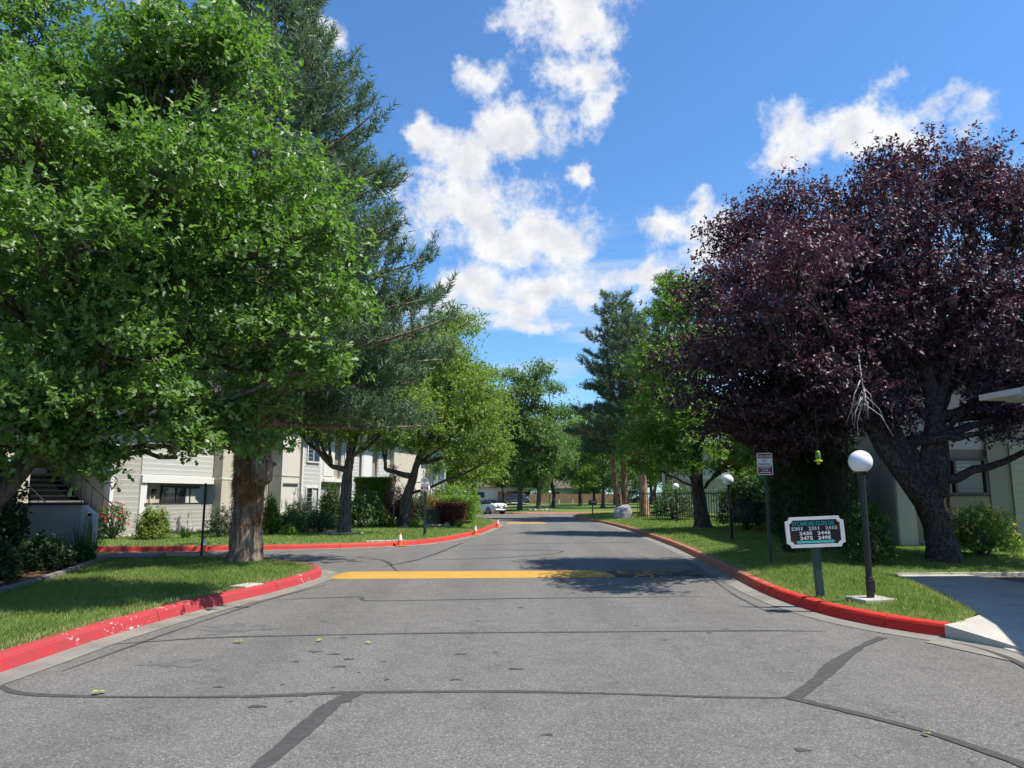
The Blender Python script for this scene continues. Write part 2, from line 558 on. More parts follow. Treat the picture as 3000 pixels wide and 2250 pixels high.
MT['linden'] = leaf_mat('light_green_leaf', (0.085, 0.155, 0.024), (0.155, 0.24, 0.038), (0.26, 0.34, 0.06), 0.38, 0.48, 0.4, odd=(0.36, 0.38, 0.1))
MT['shrub'] = leaf_mat('shrub_leaf', (0.04, 0.078, 0.022), (0.07, 0.125, 0.034), (0.125, 0.185, 0.055), 0.28, 0.45, 0.45)
MT['shrub_dark'] = leaf_mat('dark_shrub_leaf', (0.024, 0.044, 0.018), (0.04, 0.07, 0.026), (0.07, 0.11, 0.04), 0.22, 0.5, 0.4)
MT['shrub_lime'] = leaf_mat('lime_shrub_leaf', (0.09, 0.17, 0.02), (0.15, 0.24, 0.03), (0.23, 0.31, 0.05), 0.3, 0.5, 0.35)
MT['arbor'] = leaf_mat('clipped_conifer_leaf', (0.085, 0.17, 0.018), (0.14, 0.24, 0.028), (0.22, 0.32, 0.045), 0.28, 0.6, 0.25, odd=(0.24, 0.15, 0.06))
MT['nandina'] = leaf_mat('nandina_leaf', (0.08, 0.15, 0.02), (0.17, 0.23, 0.035), (0.33, 0.31, 0.05), 0.3, 0.5, 0.35, odd=(0.5, 0.10, 0.05))
MT['nandina_red'] = leaf_mat('red_nandina_leaf', (0.10, 0.13, 0.03), (0.25, 0.17, 0.05), (0.38, 0.14, 0.06), 0.3, 0.5, 0.35, odd=(0.5, 0.12, 0.06))
MT['barberry'] = leaf_mat('barberry_leaf', (0.07, 0.028, 0.028), (0.14, 0.055, 0.05), (0.25, 0.12, 0.09), 0.28, 0.5, 0.35, (1.4, .5, .4))
MT['pinkleaf'] = leaf_mat('pink_leaf', (0.14, 0.05, 0.045), (0.24, 0.09, 0.08), (0.34, 0.17, 0.15), 0.3, 0.5, 0.3, (1.3, .6, .5))
MT['flower_red'] = leaf_mat('red_petal', (0.5, 0.04, 0.04), (0.6, 0.07, 0.07), (0.65, 0.2, 0.17), 0.3, 0.6, 0.2, (1, .6, .5))
MT['flower_yellow'] = leaf_mat('yellow_petal', (0.5, 0.38, 0.05), (0.62, 0.5, 0.12), (0.66, 0.6, 0.35), 0.3, 0.6, 0.2, (1, .9, .5))
MT['flower_white'] = leaf_mat('white_petal', (0.6, 0.58, 0.52), (0.7, 0.68, 0.62), (0.75, 0.73, 0.7), 0.3, 0.6, 0.2, (1, 1, .9))
MT['flower_pink'] = leaf_mat('pink_petal', (0.6, 0.3, 0.34), (0.66, 0.42, 0.45), (0.7, 0.55, 0.55), 0.3, 0.6, 0.2, (1, .8, .8))
MT['strap'] = leaf_mat('strap_leaf', (0.05, 0.11, 0.02), (0.10, 0.17, 0.03), (0.2, 0.24, 0.05), 0.25, 0.5, 0.35)
MT['blade'] = leaf_mat('grass_blade', (0.10, 0.155, 0.03), (0.185, 0.24, 0.06), (0.31, 0.35, 0.11), 0.32, 0.5, 0.35, odd=(0.45, 0.38, 0.19))
MT['stucco'] = paint_mat('cream_stucco', (0.56, 0.50, 0.40), 0.85, 0.15, 0.14, (0.30, 0.26, 0.2), 2.5, 0.6)
MT['stucco_white'] = paint_mat('pale_stucco', (0.64, 0.60, 0.52), 0.85, 0.15, 0.12, (0.34, 0.3, 0.25), 2.5, 0.6)
MT['stucco_house'] = paint_mat('tan_stucco', (0.40, 0.35, 0.265), 0.88, 0.12, 0.3, (0.2, 0.17, 0.13), 1.6, 0.8)
MT['siding'] = paint_mat('grey_siding', (0.50, 0.47, 0.42), 0.65, 0.25, 0.14, (0.28, 0.26, 0.23))
MT['siding_white'] = paint_mat('white_siding', (0.62, 0.61, 0.58), 0.65, 0.25, 0.10, (0.36, 0.34, 0.3))
MT['siding_tan'] = paint_mat('tan_siding', (0.50, 0.44, 0.33), 0.65, 0.25, 0.14, (0.26, 0.22, 0.16))
MT['beige'] = paint_mat('beige_panel', (0.47, 0.41, 0.31), 0.7, 0.2, 0.14, (0.28, 0.23, 0.17))
MT['trim'] = paint_mat('white_trim', (0.72, 0.71, 0.68), 0.5, 0.3, 0.08)
MT['trim_grey'] = paint_mat('grey_trim', (0.34, 0.34, 0.33), 0.5, 0.3, 0.08)
MT['darkcap'] = simple('dark_cap', (0.035, 0.04, 0.042), 0.5)
MT['glass'] = glass_mat('window_glass')
MT['glass_blue'] = glass_mat('window_glass_blue', (0.03, 0.06, 0.10))
MT['blind'] = paint_mat('window_blind', (0.55, 0.54, 0.5), 0.7, 0.2, 0.08)
MT['bronze'] = simple('bronze_frame', (0.05, 0.045, 0.04), 0.4, 0.5)
MT['black'] = simple('black_paint', (0.012, 0.012, 0.013), 0.45, 0.5)
MT['black_rail'] = simple('black_rail', (0.018, 0.018, 0.02), 0.5, 0.4)
MT['roof'] = paint_mat('shingle_roof', (0.13, 0.11, 0.095), 0.9, 0.15, 0.3, (0.06, 0.05, 0.045), 8, 0.8)
MT['globe'] = simple('globe_acrylic', (0.86, 0.86, 0.86), 0.25, 0.5, Subsurface_Weight=0.0)
MT['steel'] = simple('galvanised_steel', (0.36, 0.38, 0.38), 0.4, 0.5, 0.6)
MT['alu'] = simple('bare_aluminium', (0.40, 0.41, 0.41), 0.45, 0.5, 0.35)
MT['green_post'] = simple('green_post_paint', (0.03, 0.075, 0.055), 0.55, 0.4)
MT['green_steel'] = simple('dark_green_steel', (0.018, 0.035, 0.035), 0.5, 0.4)
MT['sign_white'] = simple('sign_white', (0.74, 0.72, 0.68), 0.55, 0.35)
MT['sign_board'] = wood_mat('sign_wood', (0.022, 0.016, 0.014), (0.055, 0.038, 0.033), (0.10, 0.07, 0.06))
MT['teal'] = simple('teal_letter', (0.06, 0.46, 0.40), 0.5, 0.35)
MT['maroon'] = simple('maroon_sheet', (0.16, 0.018, 0.024), 0.45, 0.4)
MT['signface'] = simple('sign_sheeting', (0.66, 0.67, 0.68), 0.4, 0.4)
MT['signtext'] = simple('sign_letter_white', (0.76, 0.72, 0.72), 0.45, 0.3)
MT['orange'] = simple('cone_orange', (0.78, 0.13, 0.03), 0.5, 0.4)
MT['cone_white'] = simple('cone_collar', (0.75, 0.76, 0.78), 0.35, 0.5)
MT['carwhite'] = simple('white_car_paint', (0.72, 0.74, 0.77), 0.22, 0.6, Coat_Weight=0.6)
MT['cardark'] = simple('dark_car_paint', (0.035, 0.04, 0.05), 0.25, 0.6, Coat_Weight=0.6)
MT['carsilver'] = simple('silver_car_paint', (0.42, 0.43, 0.44), 0.28, 0.6, 0.4, Coat_Weight=0.6)
MT['carglass'] = glass_mat('car_glass', (0.012, 0.014, 0.016))
MT['tyre'] = simple('tyre_rubber', (0.018, 0.018, 0.018), 0.85, 0.2)
MT['rim'] = simple('wheel_rim', (0.16, 0.16, 0.17), 0.35, 0.5, 0.7)
MT['taillight'] = simple('tail_lamp', (0.22, 0.012, 0.012), 0.2, 0.6)
MT['rock'] = concrete_mat('pale_rock', (0.46, 0.44, 0.40), (0.24, 0.22, 0.2))
MT['rock_pink'] = concrete_mat('pink_rock', (0.42, 0.32, 0.26), (0.25, 0.2, 0.17))
MT['pebble'] = concrete_mat('river_pebble', (0.44, 0.39, 0.33), (0.16, 0.14, 0.12))
MT['transformer'] = simple('transformer_green', (0.035, 0.07, 0.055), 0.55, 0.4)
MT['fence'] = wood_mat('cedar_plank', (0.26, 0.14, 0.075), (0.36, 0.215, 0.125), (0.45, 0.30, 0.19), 0.8, 'z')
MT['door_wood'] = paint_mat('brown_garage', (0.33, 0.16, 0.09), 0.6, 0.25)
MT['feeder_yellow'] = simple('feeder_yellow', (0.55, 0.5, 0.03), 0.4, 0.5)
MT['feeder_green'] = simple('feeder_green', (0.10, 0.22, 0.03), 0.3, 0.5)
MT['fallen'] = simple('fallen_leaf', (0.30, 0.32, 0.06), 0.6, 0.3)

# ================================================================== geometry helpers


def mesh_from(name, V, F, mat=None, smooth=False):
    me = bpy.data.meshes.new(name)
    me.from_pydata([tuple(v) for v in V], [], F)
    me.polygons.foreach_set('use_smooth', [smooth] * len(me.polygons))
    if mat is not None:
        me.materials.append(MT[mat] if isinstance(mat, str) else mat)
    me.update()
    return me


def link(name, me, parent=None, loc=(0, 0, 0), rot=(0, 0, 0), scale=(1, 1, 1)):
    o = bpy.data.objects.new(name, me)
    COL.objects.link(o)
    o.parent = parent
    o.location = loc
    o.rotation_euler = rot
    o.scale = scale
    return o


class MB:
    """collects simple solids and makes ONE mesh object of them"""

    def __init__(self):
        self.v, self.f = [], []

    def add(self, V, F):
        b = len(self.v)
        self.v.extend(Vector(p) for p in V)
        self.f.extend([tuple(i + b for i in q) for q in F])
        return self

    def box(self, c, s, rz=0.0, M=None, ch=0.0):
        hx, hy, hz = s[0] / 2, s[1] / 2, s[2] / 2
        if ch > 0:
            bm = bmesh.new()
            bmesh.ops.create_cube(bm, size=1.0)
            for v in bm.verts:
                v.co = Vector((v.co.x * s[0], v.co.y * s[1], v.co.z * s[2]))
            bmesh.ops.bevel(bm, geom=list(bm.edges), offset=ch, segments=2, profile=0.6, affect='EDGES')
            bm.verts.index_update()
            V = [v.co.copy() for v in bm.verts]
            F = [[v.index for v in f.verts] for f in bm.faces]
            bm.free()
        else:
            V = [Vector((x, y, z)) for x in (-hx, hx) for y in (-hy, hy) for z in (-hz, hz)]
            F = [(0, 1, 3, 2), (4, 6, 7, 5), (0, 4, 5, 1), (2, 3, 7, 6), (0, 2, 6, 4), (1, 5, 7, 3)]
        T = Matrix.Translation(c) @ Matrix.Rotation(rz, 4, 'Z')
        if M is not None:
            T = Matrix.Translation(c) @ M.to_4x4()
        return self.add([T @ v for v in V], F)

    def lathe(self, prof, seg=20, c=(0, 0, 0), axis='z', cap=True):
        V, F = [], []
        for r, z in prof:
            for k in range(seg):
                a = 2 * math.pi * k / seg
                p = (r * math.cos(a), r * math.sin(a), z)
                if axis == 'y':
                    p = (p[0], p[2], p[1])
                elif axis == 'x':
                    p = (p[2], p[0], p[1])
                V.append((p[0] + c[0], p[1] + c[1], p[2] + c[2]))
        for i in range(len(prof) - 1):
            for k in range(seg):
                a, b = i * seg + k, i * seg + (k + 1) % seg
                F.append((a, b, b + seg, a + seg))
        if cap:
            F.append(tuple(reversed(range(seg))))
            F.append(tuple(range((len(prof) - 1) * seg, len(prof) * seg)))
        return self.add(V, F)

    def tube(self, path, rad, seg=8, rough=0.0, rng=None, cap=True):
        P = [Vector(p) for p in path]
        n = len(P)
        if isinstance(rad, (int, float)):
            rad = [rad] * n
        t0 = (P[1] - P[0]).normalized()
        u = t0.orthogonal().normalized()
        V, F = [], []
        for i in range(n):
            t = (P[min(i + 1, n - 1)] - P[max(i - 1, 0)]).normalized()
            u = (u - t * u.dot(t))
            u = u.normalized() if u.length > 1e-6 else t.orthogonal().normalized()
            w = t.cross(u)
            for k in range(seg):
                a = 2 * math.pi * k / seg
                r = rad[i] * (1 + (rng.uniform(-rough, rough) if rough else 0))
                V.append(P[i] + (u * math.cos(a) + w * math.sin(a)) * r)
        for i in range(n - 1):
            for k in range(seg):
                a, b = i * seg + k, i * seg + (k + 1) % seg
                F.append((a, b, b + seg, a + seg))
        if cap:
            F.append(tuple(reversed(range(seg))))
            F.append(tuple(range((n - 1) * seg, n * seg)))
        return self.add(V, F)

    def prism(self, poly, z0, z1, bottom=False):
        n = len(poly)
        V = [(x, y, z0) for x, y in poly] + [(x, y, z1) for x, y in poly]
        F = [(i, (i + 1) % n, n + (i + 1) % n, n + i) for i in range(n)]
        F.append(tuple(range(n, 2 * n)))
        if bottom:
            F.append(tuple(reversed(range(n))))
        return self.add(V, F)

    def plate(self, poly, y0, y1):
        """outline in x,z extruded along y (front at y0)"""
        n = len(poly)
        V = [(x, y0, z) for x, z in poly] + [(x, y1, z) for x, z in poly]
        F = [(i, n + i, n + (i + 1) % n, (i + 1) % n) for i in range(n)]
        F.append(tuple(range(n)))
        F.append(tuple(reversed(range(n, 2 * n))))
        return self.add(V, F)

    def build(self, name, mat, parent=None, loc=(0, 0, 0), rz=0.0, smooth=False, rot=None):
        me = mesh_from(name, self.v, self.f, mat, smooth)
        return link(name, me, parent, loc, rot if rot is not None else (0, 0, rz))


def thing(name, label, cat, loc=(0, 0, 0), rz=0.0, group=None):
    o = bpy.data.objects.new(name, None)
    o.empty_display_size = 0.2
    COL.objects.link(o)
    o.location = loc
    o.rotation_euler = (0, 0, rz)
    return tag(o, label, cat, group)


def tag(o, label=None, cat=None, group=None, kind=None):
    if label: o['label'] = label
    if cat: o['category'] = cat
    if group: o['group'] = group
    if kind: o['kind'] = kind
    return o


def copy_tree(o, parent=None):
    c = o.copy()
    COL.objects.link(c)
    c.parent = parent
    for ch in o.children:
        copy_tree(ch, c)
    return c


_cubes = {}


def slab(name, mat, parent, c, s, rz=0.0, rot=None):
    """one plain piece (board, picket, tread): a shared bevelled cube, scaled"""
    if mat not in _cubes:
        bm = bmesh.new()
        bmesh.ops.create_cube(bm, size=1.0)
        me = bpy.data.meshes.new('piece_' + mat)
        bm.to_mesh(me); bm.free()
        me.materials.append(MT[mat])
        me.polygons.foreach_set('use_smooth', [False] * len(me.polygons))
        _cubes[mat] = me
    return link(name, _cubes[mat], parent, c, rot if rot is not None else (0, 0, rz), s)


def catmull(pts, step):
    P = [Vector((*p, 0)) for p in pts]
    P = [P[0] * 2 - P[1]] + P + [P[-1] * 2 - P[-2]]
    out = []
    for i in range(1, len(P) - 2):
        a, b, c, d = P[i - 1], P[i], P[i + 1], P[i + 2]
        n = max(2, int((c - b).length / step))
        for k in range(n):
            t = k / n
            q = 0.5 * ((2 * b) + (c - a) * t + (2 * a - 5 * b + 4 * c - d) * t * t + (3 * b - a - 3 * c + d) * t ** 3)
            out.append((q.x, q.y))
    out.append((P[-2].x, P[-2].y))
    return out


def offset_path(path, d):
    out = []
    n = len(path)
    for i in range(n):
        a, b = path[max(i - 1, 0)], path[min(i + 1, n - 1)]
        t = Vector((b[0] - a[0], b[1] - a[1])).normalized()
        out.append((path[i][0] - t.y * d, path[i][1] + t.x * d))
    return out


def in_poly(x, y, poly):
    x = np.asarray(x); y = np.asarray(y)
    res = np.zeros(x.shape, bool)
    n = len(poly)
    j = n - 1
    for i in range(n):
        xi, yi = poly[i]; xj, yj = poly[j]
        c = ((yi > y) != (yj > y)) & (x < (xj - xi) * (y - yi) / (yj - yi + 1e-12) + xi)
        res ^= c
        j = i
    return res


def dist_poly(x, y, path, closed=False):
    x = np.asarray(x, float); y = np.asarray(y, float)
    d = np.full(x.shape, 1e9)
    n = len(path)
    for i in range(n - (0 if closed else 1)):
        ax, ay = path[i]; bx, by = path[(i + 1) % n]
        vx, vy = bx - ax, by - ay
        t = np.clip(((x - ax) * vx + (y - ay) * vy) / (vx * vx + vy * vy + 1e-9), 0, 1)
        d = np.minimum(d, np.hypot(x - ax - t * vx, y - ay - t * vy))
    return d


# ------------------------------------------------------------------ foliage in numpy
def unit(a):
    return a / (np.linalg.norm(a, axis=-1, keepdims=True) + 1e-9)


OAK_T = (np.array([(0, 0, 0), (1.0, 0, 0.02),
                   (.28, .21, .05), (.42, .10, .03), (.72, .27, .06),
                   (.28, -.21, .05), (.42, -.10, .03), (.72, -.27, .06)]),
         [(0, 1, 4, 3, 2), (0, 5, 6, 7, 1)])
LEAF_T = (np.array([(0, 0, 0), (.45, .27, .06), (1, 0, -.03), (.45, -.27, .06)]), [(0, 2, 1), (0, 3, 2)])
LEAF6_T = (np.array([(0, 0, 0), (.3, .25, .05), (.68, .22, .05), (1, 0, -.04), (.68, -.22, .05), (.3, -.25, .05)]), [(0, 3, 2, 1), (0, 5, 4, 3)])
NEEDLE_T = (np.array([(0, -.5, 0), (0, .5, 0), (1, 0, 0)]), [(0, 1, 2)])


def scatter(name, P, A, U, size, width, tmpl, mat, rnd):
    """one mesh of N small blades: P root, A long axis, U preferred normal"""
    V0, F0 = tmpl
    N, K = len(P), len(V0)
    A = unit(A)
    B = unit(np.cross(U, A))
    Nn = np.cross(A, B)
    s = np.asarray(size).reshape(-1, 1, 1)
    w = np.asarray(width).reshape(-1, 1, 1)
    V = P[:, None, :] + s * V0[None, :, 0:1] * A[:, None, :] + w * V0[None, :, 1:2] * B[:, None, :] + s * V0[None, :, 2:3] * Nn[:, None, :]
    me = bpy.data.meshes.new(name)
    me.vertices.add(N * K)
    me.vertices.foreach_set('co', V.astype(np.float32).ravel())
    fl = np.concatenate([np.array(f) for f in F0])
    starts = np.cumsum([0] + [len(f) for f in F0])[:-1]
    T = len(fl)
    loops = (fl[None, :] + (np.arange(N) * K)[:, None]).ravel()
    ls = (starts[None, :] + (np.arange(N) * T)[:, None]).ravel()
    me.loops.add(len(loops))
    me.loops.foreach_set('vertex_index', loops.astype(np.int32))
    me.polygons.add(len(ls))
    me.polygons.foreach_set('loop_start', ls.astype(np.int32))
    me.polygons.foreach_set('use_smooth', np.zeros(len(ls), bool))
    at = me.attributes.new('rnd', 'FLOAT', 'POINT')
    at.data.foreach_set('value', np.repeat(np.asarray(rnd, np.float32), K))
    me.materials.append(MT[mat] if isinstance(mat, str) else mat)
    me.update(calc_edges=True)
    return me


def crown_twigs(rng, lobes, n, clump=14, spread=0.28, inner=0.5, flat=0.9):
    L = np.array(lobes, float)
    w = L[:, 3] ** 2.2
    nc = max(8, n // clump)
    idx = rng.choice(len(L), nc, p=w / w.sum())
    d = unit(rng.normal(size=(nc, 3)))
    d[:, 2] = np.where(d[:, 2] < -0.3, -d[:, 2] * 0.6, d[:, 2])
    rad = L[idx, 3] * (inner + (1 - inner) * rng.random(nc) ** 0.45) * rng.uniform(0.9, 1.13, nc)
    C = L[idx, :3] + d * rad[:, None] * np.array([1, 1, flat])
    k = rng.integers(0, nc, n)
    sp = spread * np.sqrt(L[idx[k], 3])
    off = rng.normal(size=(n, 3)) * sp[:, None] * np.array([1, 1, 0.6])
    P = C[k] + off
    D = unit(0.75 * d[k] + 0.7 * unit(off + 1e-6) + np.array([0, 0, 0.25]) + 0.35 * rng.normal(size=(n, 3)))
    return P, D, C, idx


def twig_leaves(rng, P, D, per, size, tmpl, name, mat, wr=1.0, droop=0.1, spreadang=1.0, along=0.6):
    n = len(P)
    P2 = np.repeat(P, per, axis=0)
    D2 = np.repeat(D, per, axis=0)
    N = len(P2)
    rad = unit(np.cross(D2, rng.normal(size=(N, 3))))
    A = unit(D2 * rng.uniform(0.25, 0.9, (N, 1)) + spreadang * rad + np.array([0, 0, -droop]))
    s = size * rng.uniform(0.65, 1.25, N)
    t = rng.uniform(-1.0, 0.15, (N, 1)) * size * along * 3
    root = P2 + D2 * t
    U = unit(np.array([0, 0, 1.0]) * 0.9 + D2 * 0.5 + 0.55 * rng.normal(size=(N, 3)))
    rnd = np.clip(np.repeat(rng.random(n), per) * 0.55 + rng.random(N) * 0.45, 0, 1)
    return scatter(name, root, A, U, s, s * wr, tmpl, mat, rnd)


def bezier(a, b, c, n):
    return [a * (1 - t) ** 2 + b * 2 * t * (1 - t) + c * t * t for t in [i / n for i in range(n + 1)]]


def limb(mb, rnd, a, b, r0, r1, sag=0.0, n=8, seg=7, wig=0.08):
    a, b = Vector(a), Vector(b)
    L = (b - a).length
    m = (a + b) / 2 + Vector((rnd.uniform(-1, 1), rnd.uniform(-1, 1), 0)) * L * 0.10 + Vector((0, 0, -sag * L))
    P = bezier(a, m, b, n)
    for i in range(1, n):
        P[i] = P[i] + Vector((rnd.uniform(-1, 1), rnd.uniform(-1, 1), rnd.uniform(-1, 1))) * L * wig * 0.25
    rad = [r0 + (r1 - r0) * (i / n) for i in range(n + 1)]
    mb.tube(P, rad, seg, 0.06, rnd)
    return P


def trunk_mesh(mb, rnd, path, rads, seg=16, flare=1.5, rough=0.07, roots=0):
    """tapered trunk with a flared foot and furrowed outline"""
    P = [Vector(p) for p in path]
    fine, rr = [], []
    for i in range(len(P) - 1):
        n = max(3, int((P[i + 1] - P[i]).length / 0.14))
        for k in range(n):
            t = k / n
            fine.append(P[i].lerp(P[i + 1], t)); rr.append(rads[i] + (rads[i + 1] - rads[i]) * t)
    fine.append(P[-1]); rr.append(rads[-1])
    ph = [rnd.uniform(0, 6.28) for _ in range(4)]
    V, F = [], []
    for i, (p, r) in enumerate(zip(fine, rr)):
        h = (p - fine[0]).length
        fl = 1 + (flare - 1) * math.exp(-h / 0.28)
        for k in range(seg):
            a = 2 * math.pi * k / seg
            q = 1 + 0.05 * math.sin(3 * a + ph[0] + h * 0.7) + 0.04 * math.sin(5 * a + ph[1] - h) + rnd.uniform(-rough, rough)
            q += (fl - 1) * (0.65 + 0.5 * max(0, math.sin(4 * a + ph[2])))
            V.append(p + Vector((math.cos(a), math.sin(a), 0)) * r * q)
    for i in range(len(fine) - 1):
        for k in range(seg):
            a, b = i * seg + k, i * seg + (k + 1) % seg
            F.append((a, b, b + seg, a + seg))
    F.append(tuple(range((len(fine) - 1) * seg, len(fine) * seg)))
    mb.add(V, F)


def broadleaf(name, label, base, lobes, forks, ntwig, per, size, mat, bark, seed, tmpl=LEAF_T, group=None, trunk=None, rads=None,
              clump=14, spread=0.28, inner=0.5, wr=1.0, twigs=True, cat='tree', droop=0.1, flat=0.9, seg=14):
    rng = np.random.default_rng(seed)
    rnd = random.Random(seed)
    t = thing(name, label, cat, base, 0, group)
    B = Vector(base)
    mb = MB()
    trunk = trunk or [(0, 0, 0), (0, 0, forks[0][2] if forks else 2)]
    rads = rads or [0.2, 0.14]
    trunk_mesh(mb, rnd, [Vector(q) - Vector((0, 0, 0.08 if i == 0 else 0)) for i, q in enumerate(trunk)], rads, seg)
    P, D, C, idx = crown_twigs(rng, lobes, ntwig, clump, spread, inner, flat)
    heads = [Vector(f) for f in forks] or [Vector(trunk[-1])]
    r_end = rads[-1]
    tp = [Vector(q) for q in trunk]
    dense = [tp[i].lerp(tp[i + 1], k / 8) for i in range(len(tp) - 1) for k in range(9)]
    for h_ in heads:        # limb from the trunk out to each fork
        low_ = [q for q in dense if q.z < h_.z - 0.12] or dense
        q = min(low_, key=lambda d_: (d_ - h_).length)
        if (q - h_).length > 0.1:
            limb(mb, rnd, q, h_, rads[0] * 0.55, r_end * 0.7, 0.0, 6, 9, 0.05)
    lines = []
    for i, lo in enumerate(lobes):
        c = Vector(lo[:3]) - B
        f = min(heads, key=lambda h: (h - c).length + (0 if h.z < c.z else 3))
        lines.append(limb(mb, rnd, f, c + Vector((0, 0, lo[3] * 0.25)), r_end * 0.62, 0.025 + 0.012 * lo[3], 0.04, 9, 8))
    if twigs:
        for j in range(len(C)):
            if j % 2:
                continue
            ln = lines[idx[j]]
            s = ln[rnd.randint(4, 8)]
            limb(mb, rnd, s, Vector(C[j]) - B, 0.018, 0.006, 0.0, 4, 4, 0.12)
    mb.build('trunk', bark, t, smooth=True)
    me = twig_leaves(rng, P - np.array(B), D, per, size, tmpl, 'crown', mat, wr, droop)
    link('crown', me, t)
    return t


def pine_tree(name, label, base, height, radius, crown_base, nbr, mat, bark, seed, r0=0.3, shoots=5, needles=34, nlen=0.13, nwid=0.014,
              shoot_len=0.45, lean=(0, 0), up=0.5, irregular=0.25, power=0.8, flat_top=0.0, group=None, extra_trunk=None, width_fn=None):
    rng = np.random.default_rng(seed)
    rnd = random.Random(seed)
    t = thing(name, label, 'tree', base, 0, group)
    mb = MB()
    n = 8
    path = [Vector((lean[0] * (i / n), lean[1] * (i / n), height * i / n - (0.1 if i == 0 else 0))) for i in range(n + 1)]
    rads = [max(0.03, r0 * (1 - 0.93 * i / n)) for i in range(n + 1)]
    trunk_mesh(mb, rnd, path, rads, 16, 1.35)
    if extra_trunk:
        for et in extra_trunk:
            trunk_mesh(mb, rnd, [Vector(q) for q in et[0]], et[1], 14, 1.3)
    SP, SD = [], []
    for b in range(nbr):
        h = crown_base + (height - crown_base) * ((b + rnd.random()) / nbr) ** 0.9
        q = (h - crown_base) / (height - crown_base)
        L = radius * (1 - q) ** power * rnd.uniform(1 - irregular, 1 + irregular * 0.5)
        if width_fn:
            L = width_fn(h) * rnd.uniform(1 - irregular, 1 + irregular * 0.4)
        if flat_top and q > 0.6:
            L = max(L, radius * flat_top * rnd.uniform(0.5, 1))
        L = max(L, 0.35)
        az = b * 2.399 + rnd.uniform(-0.5, 0.5)
        o = Vector((lean[0] * h / height, lean[1] * h / height, h))
        dirv = Vector((math.cos(az), math.sin(az), 0))
        rise = rnd.uniform(-0.05, 0.25) + 0.5 * q * up
        e = o + dirv * L + Vector((0, 0, L * rise))
        m = o + dirv * L * 0.55 + Vector((0, 0, L * (rise * 0.3 - 0.05)))
        BP = bezier(o, m, e, 7)
        mb.tube(BP, [0.05 * (L / 4 + 0.25) * (1 - 0.8 * i / 7) + 0.006 for i in range(8)], 5)
        ns = max(3, int(shoots * (L + 0.6)))
        for s in range(ns):
            u = 0.22 + 0.78 * ((s + rnd.random()) / ns)
            k = min(6, int(u * 7)); f = u * 7 - k
            p = BP[k].lerp(BP[k + 1], f)
            side = dirv.cross(Vector((0, 0, 1))) * rnd.choice((-1, 1))
            sl_ = L * 0.42 * (1.1 - u) * rnd.uniform(0.3, 1.1) + 0.12
            tip = p + side * sl_ + dirv * sl_ * 0.5 + Vector((0, 0, sl_ * rnd.uniform(0.0, 0.6)))
            if sl_ > 0.55:
                mb.tube([p, (p + tip) / 2 + Vector((0, 0, -0.03)), tip], [0.014, 0.01, 0.006], 3, cap=False)
            nn = max(1, int(sl_ / 0.30))
            for j in range(nn):
                w = (j + 1) / nn
                pp = p.lerp(tip, w)
                dd = (side * 0.5 + dirv * 0.55 + Vector((0, 0, up + 0.25)) + Vector((rnd.gauss(0, .3), rnd.gauss(0, .3), rnd.gauss(0, .25)))).normalized()
                SP.append(pp); SD.append(dd)
        SP.append(BP[-1]); SD.append((dirv * 0.6 + Vector((0, 0, up + 0.3))).normalized())
    SP.append(Vector((lean[0], lean[1], height))); SD.append(Vector((0, 0, 1)))
    mb.build('trunk', bark, t, smooth=True)
    SPn = np.array([tuple(p) for p in SP]); SDn = np.array([tuple(d) for d in SD])
    ns = len(SPn)
    Lsh = shoot_len * rng.uniform(0.6, 1.25, ns)
    P2 = np.repeat(SPn, needles, 0); D2 = np.repeat(SDn, needles, 0)
    Ls = np.repeat(Lsh, needles)
    N = len(P2)
    u = rng.random(N)
    root = P2 + D2 * (Ls * (u - 0.35))[:, None]
    rad = unit(np.cross(D2, rng.normal(size=(N, 3))))
    A = unit(D2 * rng.uniform(0.55, 1.1, (N, 1)) + rad)
    rn = np.clip(np.repeat(rng.random(ns), needles) * 0.5 + rng.random(N) * 0.5, 0, 1)
    me = scatter('crown', root, A, rng.normal(size=(N, 3)), nlen * rng.uniform(0.7, 1.2, N), np.full(N, nwid), NEEDLE_T, mat, rn)
    link('crown', me, t)
    return t


